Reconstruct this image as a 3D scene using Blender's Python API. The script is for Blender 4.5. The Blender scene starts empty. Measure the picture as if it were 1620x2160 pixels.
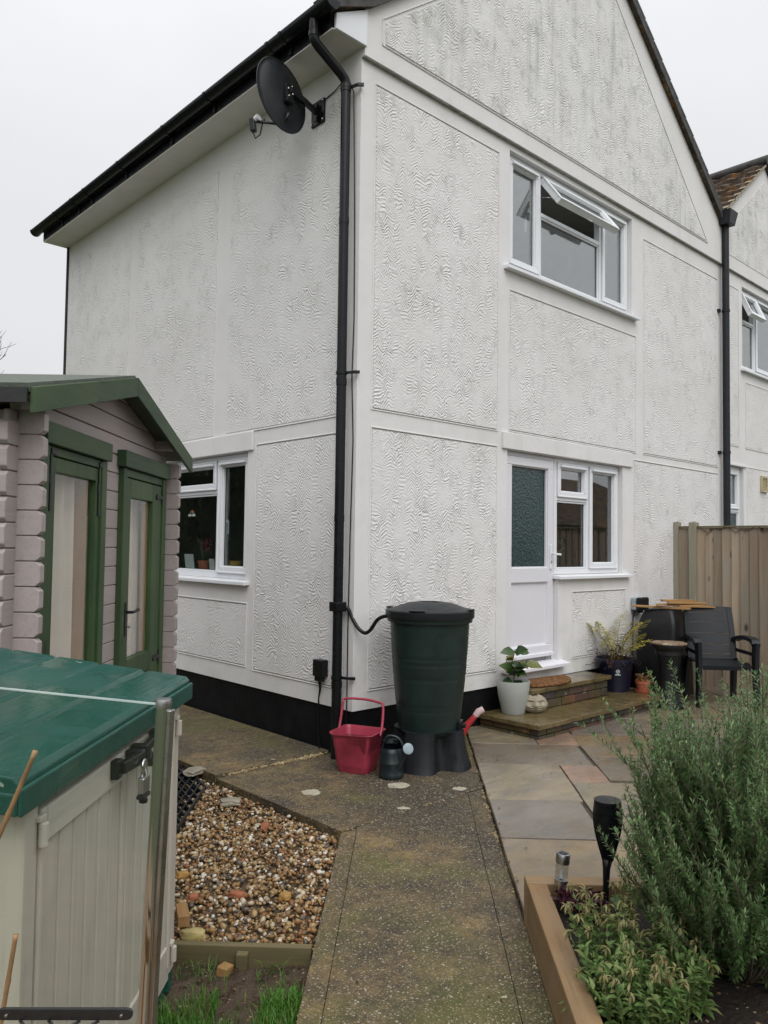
import bpy, bmesh, math, random
import numpy as np
from mathutils import Vector, Matrix, noise as mnoise
R = math.radians
PI = math.pi
random.seed(7)
rng = np.random.default_rng(7)
SC = bpy.context.scene
COL = SC.collection

# ------------------------------------------------------------------ camera
cam = bpy.data.cameras.new("Camera")
camo = bpy.data.objects.new("Camera", cam)
COL.objects.link(camo)
SC.camera = camo
cam.sensor_fit = 'VERTICAL'
cam.sensor_height = 36.0
cam.lens = 1657.74 / 2160 * 36.0
cam.clip_start = 0.05
cam.clip_end = 2000
fw = Vector((0.68321968, 0.72894622, 0.04299151))
rt = Vector((0.72917136, -0.68420516, 0.01313131))
up = Vector((-0.03898704, -0.02237661, 0.99898914))
camo.matrix_world = Matrix(((rt.x, up.x, -fw.x, -3.74263), (rt.y, up.y, -fw.y, -4.30003),
                            (rt.z, up.z, -fw.z, 1.52823), (0, 0, 0, 1)))
SC.render.resolution_x = 768
SC.render.resolution_y = 1024

# ------------------------------------------------------------------ light
SUN_EL, SUN_AZ = R(50), R(213)       # azimuth measured clockwise from +Y
world = bpy.data.worlds.new("World")
SC.world = world
world.use_nodes = True
wn, wl = world.node_tree.nodes, world.node_tree.links
bg = wn['Background']
sky = wn.new('ShaderNodeTexSky')
sky.sky_type = 'NISHITA'
sky.sun_disc = False
sky.sun_elevation = SUN_EL
sky.sun_rotation = SUN_AZ
sky.dust_density = 4
sky.air_density = 1.5
hs = wn.new('ShaderNodeHueSaturation')
hs.inputs['Saturation'].default_value = 0.12
wl.new(sky.outputs[0], hs.inputs['Color'])
mixs = wn.new('ShaderNodeMix')
mixs.data_type = 'RGBA'
clo = wn.new('ShaderNodeTexNoise'); clo.inputs['Scale'].default_value = 2.2; clo.inputs['Detail'].default_value = 5
clr = wn.new('ShaderNodeMapRange'); clr.inputs[1].default_value = .3; clr.inputs[2].default_value = .7; clr.inputs[3].default_value = .66; clr.inputs[4].default_value = .88
wl.new(clo.outputs['Fac'], clr.inputs[0]); wl.new(clr.outputs[0], mixs.inputs[0])      # a closed layer of cloud, barely uneven
wl.new(hs.outputs[0], mixs.inputs[6])
mixs.inputs[7].default_value = (6.5, 6.55, 6.75, 1)
tcw = wn.new('ShaderNodeTexCoord'); spw = wn.new('ShaderNodeSeparateXYZ'); wl.new(tcw.outputs['Generated'], spw.inputs[0])
pw = wn.new('ShaderNodeMath'); pw.operation = 'POWER'; pw.use_clamp = False
mxw = wn.new('ShaderNodeMath'); mxw.operation = 'MAXIMUM'; mxw.inputs[1].default_value = 0.0
wl.new(spw.outputs[2], mxw.inputs[0]); wl.new(mxw.outputs[0], pw.inputs[0]); pw.inputs[1].default_value = 3.0
ad = wn.new('ShaderNodeMath'); ad.operation = 'MULTIPLY_ADD'; ad.inputs[1].default_value = 1.5; ad.inputs[2].default_value = 1.0
wl.new(pw.outputs[0], ad.inputs[0])                    # an overcast sky is brightest overhead
mulw = wn.new('ShaderNodeMix'); mulw.data_type = 'RGBA'; mulw.blend_type = 'MULTIPLY'; mulw.inputs[0].default_value = 1.0
wl.new(mixs.outputs[2], mulw.inputs[6]); wl.new(ad.outputs[0], mulw.inputs[7])
wl.new(mulw.outputs[2], bg.inputs['Color'])
bg.inputs['Strength'].default_value = 0.115
sun = bpy.data.lights.new("Sun", 'SUN')
sun.energy = 1.15
sun.angle = R(50)
sun.color = (1.0, 0.975, 0.95)
suno = bpy.data.objects.new("Sun", sun)
COL.objects.link(suno)
sd = Vector((math.sin(SUN_AZ) * math.cos(SUN_EL), math.cos(SUN_AZ) * math.cos(SUN_EL), math.sin(SUN_EL)))
suno.rotation_euler = sd.to_track_quat('Z', 'Y').to_euler()
suno.location = (-3, -6, 12)
SC.view_settings.view_transform = 'Standard'
SC.view_settings.look = 'None'
SC.view_settings.gamma = 1
SC.view_settings.use_curve_mapping = False
SC.view_settings.exposure = 0.14

# ------------------------------------------------------------------ node helpers
class NT:
    def __init__(self, name):
        self.m = bpy.data.materials.new(name)
        self.m.use_nodes = True
        self.n = self.m.node_tree.nodes
        self.l = self.m.node_tree.links
        self.b = self.n['Principled BSDF']
        self.out = self.n['Material Output']
        tc = self.n.new('ShaderNodeTexCoord')
        self.co = tc.outputs['Object']
    def inp(self, s, v):
        if v is None: return
        if isinstance(v, bpy.types.NodeSocket): self.l.new(v, s)
        elif isinstance(v, (tuple, list)) and len(v) == 3 and s.type == 'RGBA': s.default_value = (*v, 1)
        else: s.default_value = v
    def math(self, op, a, b=None, c=None, clamp=False):
        x = self.n.new('ShaderNodeMath'); x.operation = op; x.use_clamp = clamp
        self.inp(x.inputs[0], a)
        if b is not None: self.inp(x.inputs[1], b)
        if c is not None: self.inp(x.inputs[2], c)
        return x.outputs[0]
    def map(self, scale=(1, 1, 1), loc=(0, 0, 0), rot=(0, 0, 0), co=None):
        x = self.n.new('ShaderNodeMapping')
        self.inp(x.inputs[0], co or self.co)
        x.inputs['Scale'].default_value = scale; x.inputs['Location'].default_value = loc; x.inputs['Rotation'].default_value = rot
        return x.outputs[0]
    def noise(self, scale, detail=4, co=None, rough=.55, dist=0):
        x = self.n.new('ShaderNodeTexNoise')
        self.inp(x.inputs['Vector'], co or self.co)
        x.inputs['Scale'].default_value = scale; x.inputs['Detail'].default_value = detail
        x.inputs['Roughness'].default_value = rough; x.inputs['Distortion'].default_value = dist
        return x.outputs['Fac']
    def vor(self, scale, co=None, feature='F1', rand=1):
        x = self.n.new('ShaderNodeTexVoronoi'); x.feature = feature
        self.inp(x.inputs['Vector'], co or self.co)
        x.inputs['Scale'].default_value = scale; x.inputs['Randomness'].default_value = rand
        return x
    def ramp(self, f, stops, interp='LINEAR'):
        x = self.n.new('ShaderNodeValToRGB'); x.color_ramp.interpolation = interp
        self.inp(x.inputs[0], f)
        e = x.color_ramp.elements
        while len(e) < len(stops): e.new(.5)
        for k, (p, c) in zip(e, stops):
            k.position = p
            k.color = (c, c, c, 1) if isinstance(c, (int, float)) else (*c, 1)
        return x.outputs[0]
    def mix(self, f, a, b, mode='MIX'):
        x = self.n.new('ShaderNodeMix'); x.data_type = 'RGBA'; x.blend_type = mode
        self.inp(x.inputs[0], f); self.inp(x.inputs[6], a); self.inp(x.inputs[7], b)
        return x.outputs[2]
    def sep(self, v=None):
        x = self.n.new('ShaderNodeSeparateXYZ'); self.inp(x.inputs[0], v or self.co); return x.outputs
    def comb(self, x_, y_, z_):
        x = self.n.new('ShaderNodeCombineXYZ')
        for i, v in enumerate((x_, y_, z_)): self.inp(x.inputs[i], v)
        return x.outputs[0]
    def island(self):
        return self.n.new('ShaderNodeNewGeometry').outputs['Random Per Island']
    def bump(self, h, dist=.01, strength=1.0, prev=None):
        x = self.n.new('ShaderNodeBump')
        self.inp(x.inputs['Height'], h); x.inputs['Distance'].default_value = dist; x.inputs['Strength'].default_value = strength
        if prev is not None: self.l.new(prev, x.inputs['Normal'])
        return x.outputs[0]
    def fin(self, col=None, rough=None, normal=None, metal=0, spec=None, trans=None, sss=None):
        self.inp(self.b.inputs['Base Color'], col)
        if rough is not None: self.inp(self.b.inputs['Roughness'], rough)
        if normal is not None: self.l.new(normal, self.b.inputs['Normal'])
        self.b.inputs['Metallic'].default_value = metal
        if spec is not None: self.b.inputs['Specular IOR Level'].default_value = spec
        return self.m

def plain(name, c, rough=.5, var=.18, scale=9, bump=0.0, bscale=60, metal=0, spec=None, island=0, rvar=.25):
    """a real surface: the colour drifts a little and the gloss is uneven"""
    t = NT(name)
    n = t.noise(scale, 5)
    lo = tuple(max(0, k * (1 - var)) for k in c); hi = tuple(k * (1 + var) for k in c)
    col = t.mix(t.ramp(n, [(.3, 0.), (.7, 1.)]), lo, hi)
    if island:
        col = t.mix(1.0, col, t.ramp(t.island(), [(0, 1 - island), (1, 1 + island)]), 'MULTIPLY')
    r = t.math('ADD', t.math('MULTIPLY', t.noise(scale * 2.3, 4), rvar), rough - rvar * .48, clamp=True)
    nb = t.bump(t.noise(bscale, 4), .004, bump) if bump else None
    return t.fin(col, r, nb, metal, spec)

def streak(t, co, lo=.45, hi=.7, sx=3.0, sz=.35, det=6):
    return t.ramp(t.noise(1, det, t.map((sx, sx, sz), co=co), .65), [(lo, 0.), (hi, 1.)])

def m_render(name, comb, dirt, stain=(.30, .31, .25)):
    """painted render; comb>0: hand-combed zigzag pargeting, the ridges are real relief via bump"""
    t = NT(name)
    s = t.sep()
    u = t.math('ADD', s[0], s[1]); v = s[2]
    P = t.comb(u, 0.0, v)
    big = t.noise(2.1, 2, P); mid = t.noise(6.5, 2, P)
    base = t.mix(t.ramp(t.noise(1.3, 5, P), [(.3, 0.), (.7, 1.)]), (.665, .655, .648), (.73, .725, .724))
    nb = None
    fine = t.noise(90, 4, P)
    if comb:
        ph = None
        vc = t.vor(7.5, t.comb(t.math('MULTIPLY_ADD', mid, .30, u), 0.0, t.math('MULTIPLY_ADD', big, .4, v)))
        cell = t.sep(vc.outputs['Color'])
        zz = t.math('PINGPONG', t.math('MULTIPLY_ADD', big, .22, u), .068)
        zz = t.math('MULTIPLY', zz, t.math('MULTIPLY_ADD', mid, 2.5, -.4))
        rot = t.math('MULTIPLY', t.math('SUBTRACT', cell[0], .5), 1.7)
        ph = t.math('ADD', t.math('ADD', v, zz), t.math('MULTIPLY', u, rot))
        ph = t.math('MULTIPLY_ADD', mid, .03, ph)
        ph = t.math('MULTIPLY_ADD', t.noise(30, 3, P), .012, ph)
        ridge = t.math('SINE', t.math('MULTIPLY', ph, 2 * PI / .0285))
        mask = t.ramp(t.noise(4.2, 5, t.map((1, 1, 1), (3, 0, 5), co=P), .6), [(.37, .08), (.62, 1.15)])
        mask = t.math('MULTIPLY', mask, t.ramp(t.noise(1, 4, t.map((20, 20, 34), (1, 0, 7), co=P)), [(.36, .1), (.56, 1.)]))
        h = t.math('MULTIPLY', ridge, t.math('MULTIPLY', mask, comb))
        h = t.math('MULTIPLY_ADD', t.noise(8, 5, P, .6, .8), 1.5, h)
        h = t.math('MULTIPLY_ADD', fine, .35, h)
        nb = t.bump(h, .0028, 1.0)
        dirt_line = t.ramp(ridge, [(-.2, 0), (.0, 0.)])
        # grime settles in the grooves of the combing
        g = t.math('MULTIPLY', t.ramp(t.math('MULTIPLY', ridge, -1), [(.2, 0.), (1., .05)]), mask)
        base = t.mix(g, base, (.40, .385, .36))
    else:
        h = t.math('MULTIPLY_ADD', fine, .35, t.noise(14, 4, P))
        nb = t.bump(h, .0022, .8)
    st = t.math('MULTIPLY', streak(t, P, .5, .78, 4.5, .45), t.ramp(t.noise(1.1, 3, P), [(.4, 0.), (.65, 1.)]))
    st2 = t.ramp(t.noise(5, 7, P, .7), [(.52, 0.), (.75, 1.)])
    f = t.math('MULTIPLY', t.math('ADD', st, t.math('MULTIPLY', st2, .5), clamp=True), dirt)
    col = t.mix(f, base, stain)
    rust = t.math('MULTIPLY', streak(t, t.map((1, 1, 1), (9, 0, 2), co=P), .6, .8, 7, .5), dirt * .6)
    col = t.mix(rust, col, (.42, .36, .25))
    alg = t.math('MULTIPLY', t.ramp(t.noise(3.6, 7, P, .68), [(.47, 0.), (.68, 1.)]), t.ramp(v, [(.30, .75), (.75, .28), (.95, .0)]))
    col = t.mix(t.math('MULTIPLY', alg, min(1.0, dirt * 2.2)), col, (.30, .33, .20))       # algae from splashing rain
    return t.fin(col, .82, nb, spec=.25)

def m_concrete():
    t = NT('worn concrete')
    n1 = t.noise(1.3, 12, rough=.74); n2 = t.noise(8, 9, rough=.7); n3 = t.noise(30, 6, rough=.7)
    base = t.mix(t.ramp(n1, [(.36, 0.), (.62, 1.)]), (.034, .028, .020), (.285, .20, .080))
    base = t.mix(t.ramp(n3, [(.42, 0.), (.62, .6)]), base, (.05, .041, .028))
    base = t.mix(t.ramp(n2, [(.46, 0.), (.64, .8)]), base, (.042, .036, .029))
    base = t.mix(t.ramp(t.noise(.75, 8, t.map((1, 1, 1), (2, 5, 1)), .68), [(.45, 0.), (.58, .8)]), base, (.033, .029, .024))
    base = t.mix(t.ramp(t.noise(1.1, 7, t.map((1, 1, 1), (4, 7, 1)), .65), [(.50, 0.), (.62, .7)]), base, (.085, .092, .020))
    ag = t.vor(85)
    agc = t.sep(ag.outputs['Color'])
    spot = t.math('MULTIPLY', t.math('GREATER_THAN', agc[0], .60), t.math('LESS_THAN', ag.outputs['Distance'], .40))
    base = t.mix(t.math('MULTIPLY', spot, t.ramp(n3, [(.35, .1), (.55, 1.)])), base, t.ramp(agc[1], [(0, (.24, .15, .06)), (.5, (.30, .24, .15)), (1, (.42, .38, .31))]))
    ag2 = t.vor(210)
    a2 = t.sep(ag2.outputs['Color'])
    spot2 = t.math('MULTIPLY', t.math('GREATER_THAN', a2[0], .55), t.math('LESS_THAN', ag2.outputs['Distance'], .45))
    base = t.mix(t.math('MULTIPLY', spot2, .8), base, t.ramp(a2[1], [(0, (.03, .027, .022)), (.6, (.22, .165, .09)), (1, (.36, .32, .25))]))
    w = t.mix(.085, t.co, t.comb(t.noise(11, 4), t.noise(11, 4, t.map(loc=(5, 5, 5))), 0.0), 'ADD')
    li = t.vor(3.3, w)
    lc = t.sep(li.outputs['Color'])
    rad = t.math('MULTIPLY_ADD', lc[1], .16, .07)
    lf = t.math('MULTIPLY', t.math('LESS_THAN', li.outputs['Distance'], rad), t.math('GREATER_THAN', lc[0], .38))
    li2 = t.vor(14, w)
    l2c = t.sep(li2.outputs['Color'])
    lf2 = t.math('MULTIPLY', t.math('LESS_THAN', li2.outputs['Distance'], .10), t.math('GREATER_THAN', l2c[0], .86))
    lf = t.math('MAXIMUM', lf, lf2)
    base = t.mix(t.math('MULTIPLY', lf, t.ramp(n3, [(.3, .55), (.6, 1.)])), base, (.46, .42, .32))
    h = t.math('MULTIPLY_ADD', spot, .7, t.math('ADD', t.math('MULTIPLY', n3, 1.6), t.math('MULTIPLY', t.noise(140, 4), .8)))
    rough = t.ramp(n2, [(.35, .42), (.65, .78)])
    return t.fin(base, rough, t.bump(h, .006, .9), spec=.4)

def m_slab():
    t = NT('sandstone paving')
    isl = t.island()
    at = t.n.new('ShaderNodeAttribute'); at.attribute_name = 'tone'
    tone = t.ramp(at.outputs['Fac'], [(0, (.235, .175, .098)), (.15, (.225, .185, .115)), (.3, (.265, .215, .135)), (.45, (.175, .150, .118)), (.6, (.165, .128, .088)), (.75, (.215, .150, .078)), (.9, (.285, .165, .105)), (1, (.16, .132, .115))])
    off = t.comb(t.math('MULTIPLY', isl, 37), t.math('MULTIPLY', isl, 91), 0.0)
    co = t.mix(1.0, t.co, off, 'ADD')
    band = t.noise(2.2, 5, t.map((1, 3.2, 1), rot=(0, 0, .4), co=co), .6, .8)
    c = t.mix(t.ramp(band, [(.35, 0.), (.68, .8)]), tone, (.13, .12, .105))
    c = t.mix(t.ramp(t.noise(5, 5, co), [(.5, 0.), (.75, .6)]), c, (.12, .085, .045))
    c = t.mix(t.ramp(t.noise(40, 4, co), [(.62, 0.), (.74, .5)]), c, (.06, .05, .035))
    wet = t.ramp(t.noise(2.6, 4, co), [(.36, .07), (.62, .32)])
    h = t.math('MULTIPLY_ADD', t.noise(45, 5, co), .35, band)
    return t.fin(c, wet, t.bump(h, .005, .55), spec=.5)

def m_wood(name, c1, c2, axis=2, rough=.6, knots=True, island=.18, scale=1.0, mottle=None, bump=.5, knotc=(.03, .02, .012), scuffs=False):
    t = NT(name)
    sc = [14 * scale, 14 * scale, 14 * scale]; sc[axis] = .8 * scale
    isl = t.island()
    off = t.comb(t.math('MULTIPLY', isl, 13), t.math('MULTIPLY', isl, 7), t.math('MULTIPLY', isl, 29))
    co = t.mix(1.0, t.co, off, 'ADD')
    g = t.noise(1, 6, t.map(tuple(sc), co=co), .6, .6)
    g2 = t.noise(1, 4, t.map(tuple(k * 4.5 for k in sc), co=co))
    c = t.mix(t.ramp(g, [(.3, 0.), (.7, 1.)]), c1, c2)
    c = t.mix(t.ramp(g2, [(.5, 0.), (.8, .35)]), c, tuple(k * .55 for k in c1))
    if mottle: c = t.mix(t.ramp(t.noise(1.6, 5, co), [(.42, 0.), (.66, .75)]), c, mottle)
    if island: c = t.mix(1.0, c, t.ramp(isl, [(0, 1 - island), (1, 1 + island)]), 'MULTIPLY')
    if knots:
        ks = [7.0, 7.0, 7.0]; ks[axis] = 3.4
        k = t.vor(1, t.map(tuple(ks), co=co))
        kc = t.sep(k.outputs['Color'])
        kf = t.math('MULTIPLY', t.ramp(k.outputs['Distance'], [(.08, 1.), (.20, 0.)]), t.math('GREATER_THAN', kc[0], .5))
        c = t.mix(t.math('MULTIPLY', kf, .85), c, knotc)
    if scuffs:                                  # droppings, pale scratches and wet patches
        w = t.mix(.12, t.co, t.comb(t.noise(14, 4), t.noise(14, 4, t.map(loc=(5, 5, 5))), 0.0), 'ADD')
        v = t.vor(9, w); vc = t.sep(v.outputs['Color'])
        f = t.math('MULTIPLY', t.math('LESS_THAN', v.outputs['Distance'], .13), t.math('GREATER_THAN', vc[0], .80))
        c = t.mix(t.math('MULTIPLY', f, .8), c, (.42, .46, .42))
        sc_ = t.ramp(t.noise(1, 5, t.map((3, 60, 60))), [(.66, 0.), (.74, .5)])
        c = t.mix(t.math('MULTIPLY', sc_, t.ramp(t.noise(3, 3), [(.5, 0.), (.6, 1.)])), c, (.16, .27, .23))
        rough = t.ramp(t.noise(4, 3), [(.42, .10), (.56, .42)])
    return t.fin(c, rough, t.bump(t.math('ADD', g, t.math('MULTIPLY', g2, .6)), .003, bump), spec=.35)

def m_leaf(name, c1, c2, c3=None, rough=.5, trans=.25):
    t = NT(name)
    i = t.island()
    st = [(0, c1), (.6, c2), (1, c3 or c2)]
    c = t.ramp(i, st)
    c = t.mix(t.ramp(t.noise(60, 3), [(.4, 0.), (.7, .35)]), c, tuple(k * .6 for k in c1))
    t.fin(c, rough, spec=.35)
    tr = t.n.new('ShaderNodeBsdfTranslucent'); t.inp(tr.inputs['Color'], c)
    mx = t.n.new('ShaderNodeMixShader'); mx.inputs[0].default_value = trans
    t.l.new(t.b.outputs[0], mx.inputs[1]); t.l.new(tr.outputs[0], mx.inputs[2]); t.l.new(mx.outputs[0], t.out.inputs[0])
    return t.m

def m_glass(name, tint=(.86, .9, .9), ior=1.75, gloss=(1, 1, 1), rough=0.0, bump=0.0, bscale=40):
    t = NT(name)
    t.n.remove(t.b)
    tr = t.n.new('ShaderNodeBsdfTransparent'); tr.inputs[0].default_value = (*tint, 1)
    gl = t.n.new('ShaderNodeBsdfGlossy'); gl.inputs['Roughness'].default_value = rough; gl.inputs[0].default_value = (*gloss, 1)
    fr = t.n.new('ShaderNodeFresnel')
    bfc = t.n.new('ShaderNodeNewGeometry').outputs['Backfacing']     # a thin pane reflects alike from both of its faces
    t.l.new(t.math('MULTIPLY_ADD', bfc, 1 / ior - ior, ior), fr.inputs[0])
    if bump:
        b = t.bump(t.noise(bscale, 2), .01, bump)
        t.l.new(b, gl.inputs['Normal']); t.l.new(b, fr.inputs['Normal'])
    mx = t.n.new('ShaderNodeMixShader')
    t.l.new(fr.outputs[0], mx.inputs[0]); t.l.new(tr.outputs[0], mx.inputs[1]); t.l.new(gl.outputs[0], mx.inputs[2])
    t.l.new(mx.outputs[0], t.out.inputs[0])
    return t.m

def m_obscure():
    m = m_glass('patterned door glass', (.35, .58, .55), 1.7, rough=.07, bump=.8, bscale=48)
    n, l = m.node_tree.nodes, m.node_tree.links
    df = n.new('ShaderNodeBsdfDiffuse'); df.inputs[0].default_value = (.018, .058, .060, 1)     # the cast pattern scatters light
    mx = n.new('ShaderNodeMixShader'); mx.inputs[0].default_value = .62
    out = n['Material Output']; src = out.inputs[0].links[0].from_node
    # only the see-through half is veiled, the outer face keeps its shine
    tr = [k for k in n if k.type == 'BSDF_TRANSPARENT'][0]
    l.new(tr.outputs[0], mx.inputs[1]); l.new(df.outputs[0], mx.inputs[2]); l.new(mx.outputs[0], src.inputs[1])
    return m

def m_gravel():
    t = NT('pea gravel')
    i = t.island()
    c = t.ramp(i, [(0, (.20, .11, .04)), (.14, (.38, .26, .12)), (.30, (.13, .07, .03)), (.42, (.27, .14, .045)), (.56, (.50, .42, .29)), (.66, (.09, .08, .07)), (.76, (.30, .19, .08)), (.86, (.22, .085, .028)), (.93, (.62, .58, .50)), (1, (.30, .28, .24))], 'CONSTANT')
    c = t.mix(t.ramp(t.noise(70, 3), [(.35, 0.), (.7, .45)]), c, (.11, .08, .045))
    return t.fin(c, .42, t.bump(t.noise(150, 3), .002, .4), spec=.45)

def m_soil(name, c1, c2):
    t = NT(name)
    n = t.noise(7, 7, rough=.65)
    c = t.mix(t.ramp(n, [(.3, 0.), (.7, 1.)]), c1, c2)
    s = t.vor(60); sc = t.sep(s.outputs['Color'])
    f = t.math('MULTIPLY', t.math('GREATER_THAN', sc[0], .86), t.math('LESS_THAN', s.outputs['Distance'], .35))
    c = t.mix(f, c, t.ramp(sc[1], [(0, (.2, .12, .05)), (1, (.3, .24, .16))]))
    return t.fin(c, .8, t.bump(t.math('ADD', n, t.noise(45, 5)), .02, .9), spec=.3)

def m_brick():
    t = NT('dark mossy brick')
    i = t.island()
    c = t.ramp(i, [(0, (.035, .032, .030)), (.3, (.06, .05, .042)), (.5, (.11, .045, .028)), (.66, (.05, .052, .055)), (.82, (.16, .07, .04)), (1, (.04, .042, .034))])
    c = t.mix(t.ramp(t.noise(9, 6), [(.45, 0.), (.62, .8)]), c, (.07, .068, .024))
    c = t.mix(t.ramp(t.noise(13, 6, t.map(loc=(3, 1, 8)), .7), [(.58, 0.), (.68, .8)]), c, (.25, .235, .2))
    return t.fin(c, .5, t.bump(t.noise(50, 5), .006, .8), spec=.4)

def m_mosaic():
    t = NT('mosaic top')
    v = t.vor(16, feature='DISTANCE_TO_EDGE')
    vc = t.vor(16)
    c = t.ramp(t.sep(vc.outputs['Color'])[0], [(0, (.36, .26, .16)), (.4, (.22, .14, .09)), (.7, (.46, .38, .27)), (1, (.30, .2, .12))])
    c = t.mix(t.ramp(v.outputs['Distance'], [(.02, 1.), (.06, 0.)]), c, (.04, .03, .025))
    return t.fin(c, .35, spec=.45)

def m_mat():
    t = NT('coir mat')
    w = t.vor(26)
    c = t.mix(t.ramp(w.outputs['Distance'], [(.2, 0.), (.6, 1.)]), (.26, .13, .055), (.08, .038, .018))
    c = t.mix(t.ramp(t.noise(160, 3), [(.4, 0.), (.65, .6)]), c, (.30, .16, .07))
    return t.fin(c, .9, t.bump(t.noise(190, 3), .008, 1.0), spec=.1)

def m_tiles():
    t = NT('mossy roof tiles')
    n = t.noise(5, 7, rough=.7)
    c = t.mix(t.ramp(n, [(.35, 0.), (.65, 1.)]), (.028, .022, .018), (.10, .075, .055))
    c = t.mix(t.ramp(t.noise(7, 6, t.map(loc=(8, 3, 1)), .7), [(.52, 0.), (.64, .9)]), c, (.22, .10, .02))
    c = t.mix(t.ramp(t.noise(9, 6, t.map(loc=(2, 9, 4)), .7), [(.56, 0.), (.68, .8)]), c, (.22, .21, .17))
    return t.fin(c, .85, t.bump(n, .02, .8), spec=.2)

def m_sleeper():
    return m_wood('new pine sleeper', (.165, .092, .040), (.29, .175, .080), axis=0, rough=.5, scale=1.3, island=.12, mottle=(.29, .22, .135), bump=.9)

def m_wet():
    t = NT('wet algae stone')
    n = t.noise(4, 6, rough=.6)
    c = t.mix(t.ramp(n, [(.32, 0.), (.68, 1.)]), (.055, .042, .018), (.165, .125, .060))
    c = t.mix(t.ramp(t.noise(3, 5, t.map(loc=(4, 4, 2))), [(.48, 0.), (.7, .7)]), c, (.10, .075, .028))
    c = t.mix(t.ramp(t.noise(45, 4), [(.6, 0.), (.72, .5)]), c, (.04, .034, .02))
    return t.fin(c, t.ramp(t.noise(3.2, 3), [(.4, .07), (.62, .32)]), t.bump(t.math('MULTIPLY_ADD', t.noise(50, 4), .2, n), .005, .5), spec=.6)

# ------------------------------------------------------------------ mesh builder
I3 = lambda x, y, z: (x, y, z)
GAB = lambda u, d, v: (u, -d, v)        # gable wall: u along x, d out of the wall
LEF = lambda u, d, v: (-d, u, v)        # left wall: u along y, d out of the wall
S2 = math.sqrt(.5)
def ab(a, b, z=0.0): return Vector(((a + b) * S2, (a - b) * S2, z))

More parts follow.
